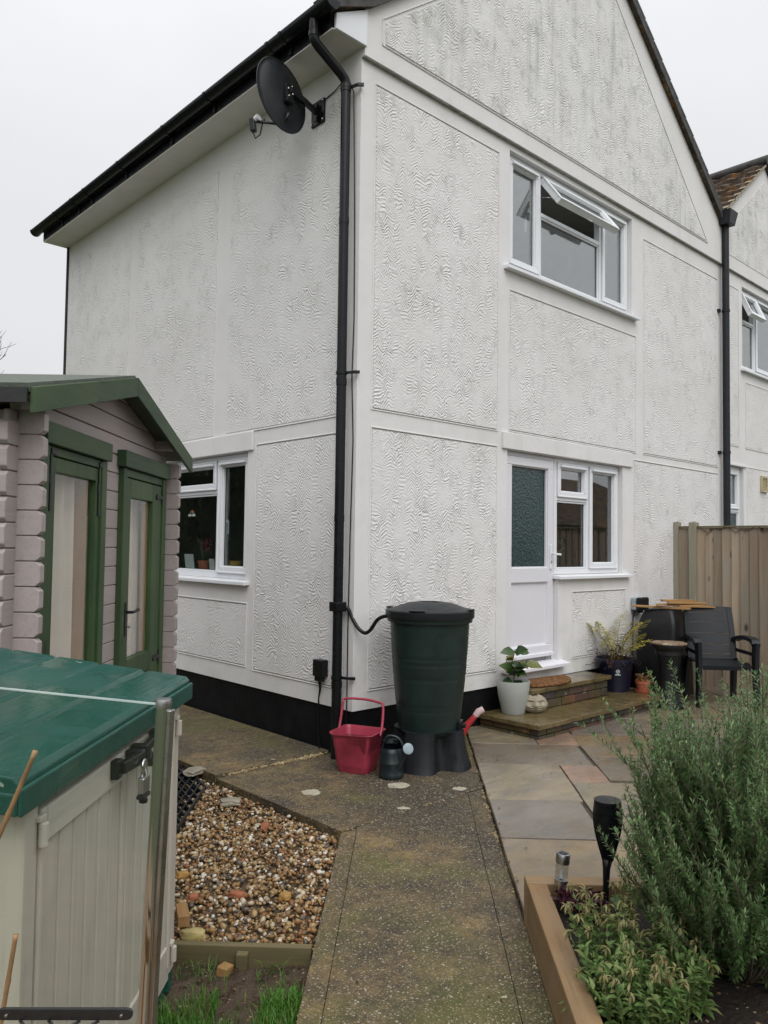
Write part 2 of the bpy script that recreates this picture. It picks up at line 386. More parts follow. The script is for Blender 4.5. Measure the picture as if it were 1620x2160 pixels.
class MB:
    def __init__(s, fn=I3): s.v = []; s.f = []; s.fn = fn
    def add(s, vs, fs):
        k = len(s.v)
        s.v += [s.fn(*p) for p in vs]
        s.f += [tuple(i + k for i in f) for f in fs]
        return s
    def box(s, x0, x1, y0, y1, z0, z1):
        return s.add([(x0, y0, z0), (x1, y0, z0), (x1, y1, z0), (x0, y1, z0), (x0, y0, z1), (x1, y0, z1), (x1, y1, z1), (x0, y1, z1)],
                     [(0, 3, 2, 1), (4, 5, 6, 7), (0, 1, 5, 4), (1, 2, 6, 5), (2, 3, 7, 6), (3, 0, 4, 7)])
    def obox(s, c, ax, ay, az):
        c = Vector(c); ax = Vector(ax); ay = Vector(ay); az = Vector(az)
        vs = [c + sx * ax + sy * ay + sz * az for sz in (-1, 1) for sx, sy in ((-1, -1), (1, -1), (1, 1), (-1, 1))]
        return s.add([tuple(p) for p in vs], [(0, 3, 2, 1), (4, 5, 6, 7), (0, 1, 5, 4), (1, 2, 6, 5), (2, 3, 7, 6), (3, 0, 4, 7)])
    def bar(s, p, q, w, h, upv=(0, 0, 1)):
        p = Vector(p); q = Vector(q); d = (q - p); L = d.length; d.normalize()
        u = Vector(upv)
        if abs(d.dot(u)) > .98: u = Vector((1, 0, 0))
        sx = d.cross(u).normalized(); sz = sx.cross(d)
        return s.obox((p + q) / 2, d * L / 2, sx * w / 2, sz * h / 2)
    def prism(s, poly, z0, z1):
        n = len(poly)
        return s.add([(x, y, z0) for x, y in poly] + [(x, y, z1) for x, y in poly],
                     [tuple(range(n))[::-1], tuple(range(n, 2 * n))] + [(i, (i + 1) % n, n + (i + 1) % n, n + i) for i in range(n)])
    def prism_v(s, poly, d0, d1):            # polygon in (u, v), extruded along d
        n = len(poly)
        return s.add([(x, d0, y) for x, y in poly] + [(x, d1, y) for x, y in poly],
                     [tuple(range(n))[::-1], tuple(range(n, 2 * n))] + [(i, (i + 1) % n, n + (i + 1) % n, n + i) for i in range(n)])
    def ring(s, u0, u1, v0, v1, w, d0, d1, wb=None):
        wb = wb or w
        s.box(u0, u1, d0, d1, v0, v0 + wb); s.box(u0, u1, d0, d1, v1 - w, v1)
        s.box(u0, u0 + w, d0, d1, v0 + wb, v1 - w); s.box(u1 - w, u1, d0, d1, v0 + wb, v1 - w)
        return s
    def lathe(s, prof, c=(0, 0, 0), seg=32, arc=2 * PI, a0=0.0):
        n = len(prof); full = arc > 6.28; m = seg if full else seg + 1
        vs = []
        for i in range(m):
            a = a0 + arc * i / seg
            for r, z in prof: vs.append((c[0] + r * math.cos(a), c[1] + r * math.sin(a), c[2] + z))
        fs = []
        for i in range(seg):
            j = (i + 1) % m
            for k in range(n - 1): fs.append((i * n + k, j * n + k, j * n + k + 1, i * n + k + 1))
        return s.add(vs, fs)
    def tube(s, pts, r, seg=8, cap=True):
        pts = [Vector(p) for p in pts]; n = len(pts)
        rs = r if isinstance(r, (list, tuple)) else [r] * n
        vs = []; prev = None
        for i, p in enumerate(pts):
            d = (pts[min(i + 1, n - 1)] - pts[max(i - 1, 0)])
            if d.length < 1e-9: d = Vector((0, 0, 1))
            d.normalize()
            if prev is None:
                a = Vector((0, 0, 1)) if abs(d.z) < .9 else Vector((1, 0, 0))
                x = d.cross(a).normalized()
            else: x = (prev - d * prev.dot(d)).normalized()
            prev = x; y = d.cross(x)
            for k in range(seg):
                a = 2 * PI * k / seg
                vs.append(tuple(p + rs[i] * (math.cos(a) * x + math.sin(a) * y)))
        fs = []
        for i in range(n - 1):
            for k in range(seg):
                l = (k + 1) % seg
                fs.append((i * seg + k, i * seg + l, (i + 1) * seg + l, (i + 1) * seg + k))
        if cap: fs += [tuple(range(seg))[::-1], tuple(range((n - 1) * seg, n * seg))]
        return s.add(vs, fs)
    def leaf(s, p, d, nrm, L, W, droop=.0, fold=.25):
        p = Vector(p); d = Vector(d).normalized(); nrm = Vector(nrm)
        sd_ = d.cross(nrm)
        if sd_.length < 1e-5: sd_ = d.cross(Vector((1, .2, 0)))
        sd_.normalize(); nn = sd_.cross(d)
        m1 = p + d * L * .38 - nn * droop * L * .12; m2 = p + d * L * .72 - nn * droop * L * .4; t = p + d * L - nn * droop * L
        f = nn * fold * W
        vs = [p, m1, m2, t, m1 + sd_ * W * .5 + f, m1 - sd_ * W * .5 + f, m2 + sd_ * W * .36 + f, m2 - sd_ * W * .36 + f]
        return s.add([tuple(k) for k in vs], [(0, 4, 1), (0, 1, 5), (1, 4, 6, 2), (1, 2, 7, 5), (2, 6, 3), (2, 3, 7)])
    def needle(s, p, d, L, W, sdv):
        p = Vector(p)
        m = p + d * L * .5; t = p + d * L
        return s.add([tuple(p), tuple(m + sdv * W), tuple(t), tuple(m - sdv * W)], [(0, 1, 2, 3)])
    def build(s, name, mat, parent=None, smooth=False, bevel=0.0, seg=2, sub=0, autos=None, recalc=True):
        me = bpy.data.meshes.new(name)
        me.from_pydata([tuple(v) for v in s.v], [], s.f)
        if recalc and len(s.f) < 20000:
            bm = bmesh.new(); bm.from_mesh(me)
            bmesh.ops.recalc_face_normals(bm, faces=bm.faces)
            bm.to_mesh(me); bm.free()
        me.materials.append(mat)
        o = bpy.data.objects.new(name, me)
        COL.objects.link(o)
        if parent: o.parent = parent
        if smooth or autos:
            me.polygons.foreach_set('use_smooth', [True] * len(me.polygons))
            if autos: me.set_sharp_from_angle(angle=R(autos))
        if bevel:
            m = o.modifiers.new('bevel', 'BEVEL'); m.width = bevel; m.segments = seg; m.limit_method = 'ANGLE'; m.angle_limit = R(40)
            m.harden_normals = False
        if sub:
            m = o.modifiers.new('sub', 'SUBSURF'); m.levels = sub; m.render_levels = sub
        return o

def thing(name, label, cat, loc=(0, 0, 0), rz=0.0, group=None):
    o = bpy.data.objects.new(name, None); COL.objects.link(o)
    o.empty_display_size = .1
    o.location = loc; o.rotation_euler = (0, 0, rz)
    o['label'] = label; o['category'] = cat
    if group: o['group'] = group
    return o
def tag(o, label, cat, group=None):
    o['label'] = label; o['category'] = cat
    if group: o['group'] = group
    return o
def struct(o, label=None):
    o['kind'] = 'structure'
    if label: o['label'] = label
    return o
def dup(root, loc, rz, label, group=None):
    r = root.copy(); COL.objects.link(r); r.location = loc; r.rotation_euler = (0, 0, rz); r['label'] = label
    if group: r['group'] = group
    for ch in list(root.children):
        c = ch.copy(); COL.objects.link(c); c.parent = r
        for g in list(ch.children):
            d = g.copy(); COL.objects.link(d); d.parent = c
    return r

# ------------------------------------------------------------------ materials
M = {}
M['panel'] = m_render('combed white render', 1.0, .11)
M['panel_soft'] = m_render('softly combed white render', .95, .13)
M['panel_left'] = m_render('worn combed white render', .85, .04)
M['panel_dirty'] = m_render('weathered combed render', .9, 1.25, (.235, .25, .20))
M['smooth'] = m_render('smooth white render', 0, .27)
M['smooth_left'] = m_render('smooth white render, clean', 0, .14)
M['upvc'] = plain('white window plastic', (.73, .75, .78), .34, .02, 5, rvar=.04)
M['upvc_door'] = plain('white door plastic', (.69, .69, .73), .36, .02, 3, rvar=.04)
M['black_paint'] = plain('black bitumen paint', (.007, .0075, .0085), .6, .4, 6, .4, 40, spec=.15)
M['black_plastic'] = plain('black plastic', (.008, .009, .0105), .30, .25, 14, .1, 90, spec=.28)
M['grey_plastic'] = plain('dark grey plastic', (.013, .0155, .018), .42, .25, 12, .15, 90, spec=.3)
M['soffit'] = plain('white soffit board', (.66, .64, .61), .5, .05, 4)
M['shade_line'] = plain('painted shade line', (.25, .24, .22), .8, .3, 20)  # flat dark colour standing in for shade in grooves and under the ledge
M['glass'] = m_glass('window glass', ior=2.8)
M['glass_clear'] = m_glass('kitchen window glass', ior=1.65)
M['glass_mid'] = m_glass('door side glass', ior=2.1)
M['obscure'] = m_obscure()
M['room'] = plain('room wall', (.16, .155, .15), .8, .2, 3)
M['door_dark'] = plain('teal hallway', (.030, .075, .072), .7, .5, 2.5)
M['tiles'] = m_tiles()
M['lead'] = plain('dark verge', (.045, .044, .042), .7, .5, 12, .5, 40)
M['concrete'] = m_concrete()
M['slab'] = m_slab()
M['grout'] = plain('dark grout', (.045, .038, .026), .7, .4, 20, .5)
M['brick'] = m_brick()
M['fence'] = m_wood('weathered fence wood', (.20, .148, .10), (.33, .26, .19), 2, .75, True, .28, mottle=(.25, .225, .18), knotc=(.02, .013, .008))
M['post_wood'] = m_wood('green grey post wood', (.21, .205, .15), (.27, .25, .19), 2, .7, False, .1)
M['sleeper'] = m_sleeper()
M['wet_stone'] = m_wet()
M['edging'] = m_wood('edging board', (.10, .085, .04), (.17, .14, .07), 0, .7, False, .1)
M['offcut'] = m_wood('timber offcut', (.30, .16, .06), (.40, .24, .10), 0, .6, False, .2)
M['shedw'] = m_wood('mushroom painted log board', (.345, .295, .285), (.385, .335, .325), 0, .55, False, .05, bump=.25)
M['green'] = m_wood('green stained wood', (.018, .047, .018), (.042, .082, .032), 2, .5, True, .2, mottle=(.065, .105, .040), knotc=(.01, .022, .008))
M['green_h'] = m_wood('green stained board', (.020, .050, .019), (.042, .084, .032), 0, .5, True, .2, mottle=(.065, .105, .042), knotc=(.01, .022, .008))
M['pine'] = m_wood('bare pine', (.42, .24, .12), (.50, .31, .17), 2, .5, True, .1, knotc=(.16, .06, .02))
M['felt'] = plain('roofing felt', (.10, .115, .095), .8, .2, 30, .6, 140)
M['curtain'] = plain('cream curtain', (.80, .675, .595), .85, .06, 5)
M['lid'] = m_wood('green moulded lid', (.004, .060, .047), (.008, .082, .066), 0, .30, False, .04, scale=1.4, mottle=(.026, .095, .072), bump=.35, scuffs=True)
M['boxw'] = m_wood('beige moulded plastic', (.47, .435, .37), (.52, .485, .42), 2, .42, False, 0, bump=.18)
M['boxw_h'] = m_wood('beige moulded rail', (.47, .435, .37), (.54, .505, .44), 0, .42, False, 0, bump=.5)
M['steel'] = plain('polished steel', (.55, .56, .57), .12, .05, 6, metal=1)
M['chrome'] = plain('brushed steel', (.45, .45, .45), .3, .1, 20, metal=1)
M['balu_glass'] = m_glass('balustrade glass', (.93, .955, .945), 1.45)
M['glass_edge'] = plain('polished glass edge', (.42, .50, .48), .2, .1)
M['butt'] = plain('dark green barrel plastic', (.007, .0195, .0175), .42, .3, 7, .12, 60)
M['bucket'] = plain('red bucket plastic', (.32, .036, .065), .4, .22, 9, .1)
M['red'] = plain('red can plastic', (.42, .02, .025), .35, .15, 9)
M['pale_tip'] = plain('pink white plastic', (.62, .45, .45), .4, .1)
M['can'] = plain('dark can plastic', (.010, .017, .020), .32, .3, 9)
M['rose'] = plain('blue grey plastic', (.27, .34, .38), .5, .12, 30, .3, 200)
M['greypot'] = plain('pale grey pot', (.36, .38, .36), .38, .06, 5)
M['navypot'] = plain('navy pot', (.008, .011, .034), .28, .2, 5)
M['terracotta'] = plain('terracotta pot', (.36, .10, .05), .6, .15, 16, .2)
M['stone'] = plain('pale cast stone', (.30, .26, .19), .75, .35, 12, .8, 55)
M['soil'] = m_soil('dark bed soil', (.010, .008, .006), (.03, .022, .016))
M['mud'] = m_soil('brown garden soil', (.045, .03, .02), (.10, .07, .048))
M['lawn'] = m_soil('rough lawn', (.045, .06, .022), (.07, .085, .03))
M['gravel'] = m_gravel()
M['gravel_bed'] = m_soil('gravel bed', (.06, .042, .022), (.14, .10, .06))
M['grass'] = m_leaf('grass blade', (.05, .15, .02), (.09, .24, .03), (.17, .25, .05))
M['rosemary'] = m_leaf('rosemary leaf', (.065, .145, .042), (.13, .235, .078), (.24, .32, .15), .45, .2)
M['twig'] = plain('woody stem', (.13, .105, .07), .8, .35, 30)
M['herb'] = m_leaf('herb leaf', (.085, .165, .042), (.145, .225, .07), (.23, .26, .095))
M['wilt'] = m_leaf('wilted flower head', (.20, .20, .075), (.28, .25, .11), (.18, .14, .06))
M['heuchera'] = m_leaf('purple leaf', (.035, .006, .014), (.075, .012, .026), (.05, .01, .03))
M['glossy_leaf'] = m_leaf('glossy leaf', (.020, .05, .018), (.05, .10, .025), (.26, .23, .04), .3, .15)
M['fern'] = m_leaf('yellow fern leaf', (.28, .26, .035), (.42, .37, .06), (.25, .19, .05))
M['dead'] = m_leaf('dead stem', (.05, .022, .012), (.09, .045, .025), (.03, .02, .02))
M['weed'] = m_leaf('weed leaf', (.045, .11, .04), (.08, .16, .06))
M['mat'] = m_mat()
M['mosaic'] = m_mosaic()
M['cover'] = plain('black cover sheet', (.009, .0095, .011), .42, .3, 9, .6, 14, spec=.3)
M['cane'] = plain('bamboo cane', (.25, .15, .07), .5, .35, 20)
M['iron'] = plain('black iron', (.012, .012, .013), .45, .3, 25, .3)
M['card'] = plain('white card', (.55, .55, .53), .6, .04)
M['yellow'] = plain('yellow glaze', (.42, .28, .06), .35, .1)
M['pink'] = m_leaf('pink flower', (.40, .06, .14), (.22, .03, .09))
M['wall_far'] = plain('distant render', (.5, .48, .45), .8, .1)
M['hedge'] = m_leaf('hedge leaf', (.022, .045, .014), (.045, .075, .022))
M['bark'] = plain('grey bark', (.085, .075, .065), .9, .3, 30)
M['cream_vent'] = plain('aged cream plastic', (.42, .36, .22), .5, .15)
M['decal'] = plain('white print', (.6, .62, .65), .5, .05)
for k, c in dict(rain_r=(.5, .08, .04), rain_y=(.55, .4, .06), rain_b=(.06, .2, .45)).items(): M[k] = plain('enamel ' + k[-1], c, .4, .05)
# ------------------------------------------------------------------ ground and paths
g = MB(); g.box(-220, 220, -220, 220, -.40, -.13)
struct(g.build('ground', M['lawn']))

def grid_sheet(name, mat, a0, a1, b0, b1, z, amp, sc, n=70, m=70):
    mb = MB(); vs = []; fs = []
    for i in range(n + 1):
        for j in range(m + 1):
            p = ab(a0 + (a1 - a0) * i / n, b0 + (b1 - b0) * j / m)
            h = mnoise.fractal(Vector((p.x * sc, p.y * sc, 3.3)), .9, 2.1, 5)
            vs.append((p.x, p.y, z + amp * h))
    for i in range(n):
        for j in range(m):
            k = i * (m + 1) + j
            fs.append((k, k + 1, k + m + 2, k + m + 1))
    mb.add(vs, fs)
    return mb.build(name, mat, smooth=True, recalc=False)
struct(grid_sheet('soil', M['mud'], -5.6, -2.635, -3.0, .045, -.078, .018, 5.0, 140, 120))
struct(grid_sheet('gravel_ground', M['gravel_bed'], -2.60, 5.5, -5.0, .35, -.062, .012, 3.0, 60, 60))

# concrete path: three pours, the long one with its troweled margins
p = MB()
p.prism([(-.97, .225), (-.97, -1.04), (-.975, -1.043), (.203, -1.043), (1.235, -.012), (.0, -.012), (-.012, .225)], -.14, 0.0)
p.prism([(-.97, .237), (-.013, .237), (-.013, 9.0), (-.97, 9.0)], -.14, .018)
def cstrip(b0, b1, a0=-6.2):
    return [tuple(ab(a0, b0))[:2], tuple(ab(a0, b1))[:2], (-1.050 / 1 + b1 * math.sqrt(2), -1.050), (-1.050 + b0 * math.sqrt(2), -1.050)]
for b0, b1, z in ((.05, .129, -.006), (.132, .776, 0.0), (.779, .8835, -.004)):
    p.prism(cstrip(b0, b1), -.14, z)
struct(p.build('path', M['concrete'], bevel=.006))
# the old pour has crumbled along its edges
M['crumb'] = plain('crumbled concrete', (.30, .235, .13), .85, .35, 30, .6)
p = MB(); random.seed(12)
def crumbs(p0, p1, n, s0, s1, z, wd):
    for k in range(n):
        f = random.random(); q = Vector(p0).lerp(Vector(p1), f) + Vector((random.gauss(0, wd), random.gauss(0, wd), 0)); r = random.uniform(s0, s1)
        ax = Vector((random.gauss(0, 1), random.gauss(0, 1), random.gauss(0, .4))).normalized(); ay = ax.cross(Vector((random.gauss(0, .3), random.gauss(0, .3), 1))).normalized(); az = ax.cross(ay)
        p.obox(q + Vector((0, 0, z)), ax * r, ay * r * random.uniform(.5, .9), az * r * random.uniform(.3, .6))
crumbs((-.92, .232, 0), (-.05, .232, 0), 170, .003, .012, .006, .010)
crumbs((-.5, .232, 0), (-.10, .232, 0), 60, .006, .017, .006, .012)
crumbs((-.97, -1.046, 0), (.19, -1.046, 0), 60, .002, .006, .0, .007)
e0, e1 = ab(-3.6, .872), ab(.7, .872); crumbs(e0, e1, 60, .002, .006, -.003, .006)
for k in range(14):
    a_ = random.uniform(-3.2, .5); crumbs(ab(a_, .874), ab(a_ + .10, .874), random.randint(3, 12), .002, .008, -.003, .006)
e0, e1 = ab(-3.2, .06), ab(-1.45, .06); crumbs(e0, e1, 50, .002, .006, -.010, .006)
o = p.build('path_rubble', M['crumb'], bevel=0); o['kind'] = 'stuff'; o['label'] = 'crumbled pale concrete grit along the edges of the path'

# patio: sandstone flags over dark grout
p = MB()
q = [ab(-2.46, .8875), ab(-2.46, 5.6), ab(6.0, 5.6), ab(6.0, .8875)]
p.prism([(v.x, v.y) for v in q], -.12, .017)
struct(p.build('patio_base', M['grout']))
rects = [(-2.39, -1.54, .888, 2.12), (-1.54, -.92, .888, 1.43), (-.92, -.15, .888, 1.45), (-.15, .42, .888, 1.69),
         (.42, .98, .888, 1.40), (.42, .98, 1.40, 1.72), (.98, 1.6, .888, 1.7),
         (-.535, -.15, 1.45, 1.71), (-1.54, -.535, 1.45, 2.02), (.10, .78, 1.71, 2.48), (-.47, .10, 1.71, 2.36),
         (.78, 1.40, 1.73, 2.30), (.78, 1.40, 2.30, 2.86), (1.40, 2.0, 1.71, 2.6), (2.0, 2.6, 1.71, 2.2), (2.0, 2.6, 2.2, 3.1),
         (-.47, .10, 2.36, 3.2), (.10, .78, 2.48, 3.3), (-1.54, -.47, 2.02, 2.9), (-2.39, -1.54, 2.12, 3.0), (1.40, 2.0, 2.6, 3.3),
         (.78, 1.40, 2.86, 3.6), (2.6, 3.3, 1.71, 2.7), (2.6, 3.3, 2.7, 3.6), (1.4, 2.6, 3.3, 4.1), (-1.54, .1, 3.2, 4.2), (.1, 1.4, 3.6, 4.4), (3.3, 4.1, 1.7, 3.3), (2.0, 2.6, 3.1, 3.3), (2.6, 4.0, 3.6, 4.6), (-2.39, -1.54, 3.0, 4.2)]
tones = [.0, .45, .3, .6, .2, .9, .7, .9, .15, .75, .6, 1.0, .5, .1, .8, .3, .6, 1.0, .4, .2, .7] + [random.random() for _ in range(20)]
p = MB(); tone_f = []
for ti, (a0, a1, b0, b1) in enumerate(rects):
    if b0 == .888: b0 = .882
    gp = .005
    c = [(a0 + gp, b0 + gp), (a0 + gp, b1 - gp), (a1 - gp, b1 - gp), (a1 - gp, b0 + gp)]
    poly = []
    for i in range(4):                                   # riven, not ruler-straight edges
        x0, y0 = c[i]; x1, y1 = c[(i + 1) % 4]
        for k in range(6):
            f = k / 6; j = .0026 if k else .0
            poly.append((x0 + (x1 - x0) * f + random.uniform(-j, j), y0 + (y1 - y0) * f + random.uniform(-j, j)))
    z = .030 + random.uniform(-.002, .002)
    p.prism([tuple(ab(*k))[:2] for k in poly], -.012 if b0 > .9 else -.05, z)
    tone_f += [tones[ti]] * (len(p.f) - len(tone_f))
pat = p.build('patio', M['slab'], bevel=.003)
at = pat.data.attributes.new('tone', 'FLOAT', 'FACE'); at.data.foreach_set('value', tone_f)
struct(pat)

# ------------------------------------------------------------------ the house
house = thing('house', 'white rendered house with combed panels, black gutter and a gable, nearest the camera', 'house')
def wall(fn, u0, u1, v0, v1, holes, depth):
    us = sorted({u0, u1, *[h[0] for h in holes], *[h[1] for h in holes]})
    vs = sorted({v0, v1, *[h[2] for h in holes], *[h[3] for h in holes]})
    def inside(i, j):
        if i < 0 or j < 0 or i >= len(us) - 1 or j >= len(vs) - 1: return False
        cu = (us[i] + us[i + 1]) / 2; cv = (vs[j] + vs[j + 1]) / 2
        return any(h[0] < cu < h[1] and h[2] < cv < h[3] for h in holes)
    mb = MB(fn)
    for i in range(len(us) - 1):
        for j in range(len(vs) - 1):
            a, b, c, d = us[i], us[i + 1], vs[j], vs[j + 1]
            if not inside(i, j): mb.add([(a, 0, c), (b, 0, c), (b, 0, d), (a, 0, d)], [(0, 1, 2, 3)])
            else:
                if not inside(i - 1, j): mb.add([(a, 0, c), (a, -depth, c), (a, -depth, d), (a, 0, d)], [(0, 1, 2, 3)])
                if not inside(i + 1, j): mb.add([(b, 0, c), (b, -depth, c), (b, -depth, d), (b, 0, d)], [(0, 1, 2, 3)])
                if not inside(i, j - 1): mb.add([(a, 0, c), (b, 0, c), (b, -depth, c), (a, -depth, c)], [(0, 1, 2, 3)])
                if not inside(i, j + 1): mb.add([(a, 0, d), (b, 0, d), (b, -depth, d), (a, -depth, d)], [(0, 1, 2, 3)])
    return mb
def merge(mb, other):
    k = len(mb.v); mb.v += other.v; mb.f += [tuple(i + k for i in f) for f in other.f]
    return mb
ZB = .335
WUP = (1.78, 3.91, 4.04, 5.10); DOOR = (1.77, 2.555, .455, 2.393); WDN = (2.555, 3.72, 1.275, 2.393); WLF = (1.41, 3.06, 1.215, 2.325)
mb = wall(GAB, 0.0, 6.05, ZB, 5.165, [WUP, DOOR, WDN], .125)
mb.box(0, 6.05, -.14, .0, ZB - .002, ZB) if False else None
mb.build('gable_wall', M['smooth'], house, recalc=False)
wall(LEF, 0.0, 5.56, ZB, 5.24, [WLF], .125).build('side_wall', M['smooth_left'], house, recalc=False)
# underside of the render where it overhangs the plinth, far and rear walls
mb = MB(); mb.box(.02, 6.04, 5.40, 5.558, 0, 5.2)
mb.build('rear_wall', M['smooth'], house)
mb = MB(GAB); mb.prism_v([(0.004, 5.16), (6.047, 5.16), (6.047, 5.70), (3.08, 7.99), (0.004, 5.55)], -.16, .036)
mb.build('gable_top', M['smooth'], house, bevel=.004)
mb = MB(GAB); mb.box(0.012, 6.05, -.12, -.014, -.12, ZB + .01)
m2 = MB(LEF); m2.box(.012, 5.55, -.12, -.014, -.12, ZB + .01); merge(mb, m2)
mb.build('plinth', M['black_paint'], house)

def panel(fn, u0, u1, v0, v1, mat, edge=True, groove=True, bead=None):
    t = .005; mb = MB(fn); mb.box(u0, u1, .0, t, v0, v1)
    o = mb.build('render_panel', mat, house)
    if edge:
        mb = MB(fn); mb.ring(u0 - .020, u1 + .020, v0 - .020, v1 + .020, .010, -.002, .0068)
        mb.build('bead', bead or M['smooth'], o, bevel=.003, seg=1)
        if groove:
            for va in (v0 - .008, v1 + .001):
                mb = MB(fn); mb.box(u0, u1, -.002, .0022, va, va + .007); mb.build('groove', M['shade_line'], o)  # dark strip deepens the groove's shading by colour
    return o
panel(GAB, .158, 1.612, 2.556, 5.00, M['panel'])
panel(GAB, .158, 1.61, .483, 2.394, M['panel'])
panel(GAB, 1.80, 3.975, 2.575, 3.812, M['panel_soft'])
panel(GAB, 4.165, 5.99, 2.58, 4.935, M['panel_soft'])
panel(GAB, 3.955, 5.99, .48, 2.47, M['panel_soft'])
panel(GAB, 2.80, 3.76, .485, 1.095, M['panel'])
B = M['smooth_left']
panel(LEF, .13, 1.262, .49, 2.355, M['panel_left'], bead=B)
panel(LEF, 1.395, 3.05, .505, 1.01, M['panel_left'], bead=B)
o = panel(LEF, .13, 1.758, 2.512, 4.98, M['panel_left'], edge=False)
mb = MB(LEF); mb.box(.13, 1.758, -.002, .008, 2.490, 2.500); mb.build('bead', B, o, bevel=.003, seg=1)
o = panel(LEF, 1.988, 3.613, 2.512, 4.98, M['panel_left'], edge=False)
mb = MB(LEF); mb.box(1.988, 3.613, -.002, .008, 2.490, 2.500); mb.build('bead', B, o, bevel=.003, seg=1)
o = panel(LEF, 3.786, 5.44, 2.512, 4.98, M['panel_left'], edge=False)
mb = MB(LEF); mb.box(3.786, 5.44, -.002, .008, 2.490, 2.500); mb.build('bead', B, o, bevel=.003, seg=1)
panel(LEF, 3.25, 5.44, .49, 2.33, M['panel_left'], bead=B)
# gable panel follows the verge
gp = [(.205, 5.335), (5.62, 5.335), (3.085, 7.72), (.205, 5.50)]
mb = MB(GAB); mb.prism_v(gp, .03, .0405)
o = mb.build('render_panel', M['panel_dirty'], house)
mb = MB(GAB)
ins = [(.175, 5.313), (5.665, 5.313), (3.085, 7.752), (.175, 5.515)]
for i in range(4):
    a = ins[i]; b = ins[(i + 1) % 4]
    mb.bar((a[0], .039, a[1]), (b[0], .039, b[1]), .010, .011)
mb.build('bead', M['smooth'], o, bevel=.003, seg=1)
mb = MB(GAB); mb.box(.21, 5.60, .0365, .0388, 5.322, 5.331); mb.build('groove', M['shade_line'], o)  # shaded groove line along the bottom, put in as a dark strip
# lintels and the drip ledge
mb = MB(GAB); mb.box(1.69, 3.89, -.0, .024, 2.396, 2.545); mb.build('lintel', M['smooth'], house, bevel=.006)
mb = MB(LEF); mb.box(1.32, 3.15, .0, .022, 2.327, 2.492); mb.build('lintel', M['smooth_left'], house, bevel=.006)
mb = MB(GAB); mb.box(.0, 6.04, .001, .030, 5.152, 5.1595); mb.build('drip', M['shade_line'], house)  # shadow line of the ledge, coloured in as a dark strip

# windows -----------------------------------------------------------
def sash(fn, win, u0, u1, v0, v1, w=.052, vent=True, pane='glass', sfn=None):
    f = sfn or fn
    mb = MB(f); mb.ring(u0, u1, v0, v1, w, -.100, -.038)
    mb.ring(u0 + w - .002, u1 - w + .002, v0 + w - .002, v1 - w + .002, .010, -.092, -.052)
    mb.ring(u0 - .005, u1 + .005, v0 - .005, v1 + .005, .016, -.046, -.032)
    s = mb.build('sash', M['upvc'], win, bevel=.005)
    mb = MB(f); mb.box(u0 + w - .001, u1 - w + .001, -.082, -.076, v0 + w - .001, v1 - w + .001)
    mb.build('pane', M[pane], win)
    mb = MB(f); mb.ring(u0 + w + .006, u1 - w - .006, v0 + w + .006, v1 - w - .006, .005, -.084, -.0745)
    mb.build('gasket', M['black_plastic'], win)
    if vent:
        mb = MB(f); mb.box(u0 + .035, u1 - .035, -.034, -.012, v1 - .040, v1 - .018)
        mb.build('vent', M['upvc'], win, bevel=.004)
    return s
def fixed(fn, win, u0, u1, v0, v1, pane='glass'):
    mb = MB(fn); mb.ring(u0, u1, v0, v1, .016, -.098, -.060); mb.build('bead', M['upvc'], win, bevel=.004)
    mb = MB(fn); mb.box(u0 + .015, u1 - .015, -.084, -.078, v0 + .015, v1 - .015); mb.build('pane', M[pane], win)
    mb = MB(fn); mb.ring(u0 + .018, u1 - .018, v0 + .018, v1 - .018, .005, -.086, -.0765); mb.build('gasket', M['black_plastic'], win)
def frame(fn, u0, u1, v0, v1, bars, wb=.05):
    mb = MB(fn); mb.ring(u0 + .003, u1 - .003, v0 + .003, v1 - .003, .042, -.118, -.050, wb)
    for b in bars: mb.box(b[0], b[1], -.116, -.052, b[2], b[3])
    return mb.build('window', M['upvc'], house, bevel=.004)
def sill(fn, win, u0, u1, v, out=.055):
    mb = MB(fn); mb.add([(u0, -.05, v + .022), (u1, -.05, v + .022), (u1, out, v + .010), (u0, out, v + .010), (u0, -.05, v - .014), (u1, -.05, v - .014), (u1, out, v - .020), (u0, out, v - .020)],
                        [(0, 1, 2, 3), (4, 7, 6, 5), (3, 2, 6, 7), (0, 4, 5, 1), (0, 3, 7, 4), (1, 5, 6, 2)])
    mb.build('sill', M['upvc'], win, bevel=.004)
def room(fn, u0, u1, v0, v1, d0, d1, mat, hole=None):
    mb = MB(fn)
    c = [(u0, d0, v0), (u1, d0, v0), (u1, d0, v1), (u0, d0, v1), (u0, d1, v0), (u1, d1, v0), (u1, d1, v1), (u0, d1, v1)]
    mb.add(c, [(4, 5, 6, 7), (0, 1, 5, 4), (1, 2, 6, 5), (2, 3, 7, 6), (3, 0, 4, 7)])
    return mb.build('room', mat, house, recalc=False)
# upper window
u0, u1, v0, v1 = WUP
w = frame(GAB, u0, u1, v0, v1, [(2.285, 2.325, v0 + .053, v1 - .045), (3.345, 3.385, v0 + .053, v1 - .045), (2.325, 3.345, 4.668, 4.705)])
sash(GAB, w, 1.828, 2.282, v0 + .056, v1 - .048); sash(GAB, w, 3.388, 3.862, v0 + .056, v1 - .048)
fixed(GAB, w, 2.327, 3.343, v0 + .054, 4.666)
ANG = R(37); vh = v1 - .055
def tilt(u, d, v):
    dd = d + .060; vv = v - vh
    return GAB(u, -.045 + dd * math.cos(ANG) - vv * math.sin(ANG), vh - .012 + vv * math.cos(ANG) + dd * math.sin(ANG))
sash(GAB, w, 2.322, 3.348, 4.700, vh, sfn=tilt, vent=False)
mb = MB(tilt); mb.prism_v([(2.80, 4.700), (2.86, 4.672), (2.92, 4.700)], -.095, -.085); mb.build('handle', M['upvc'], w)
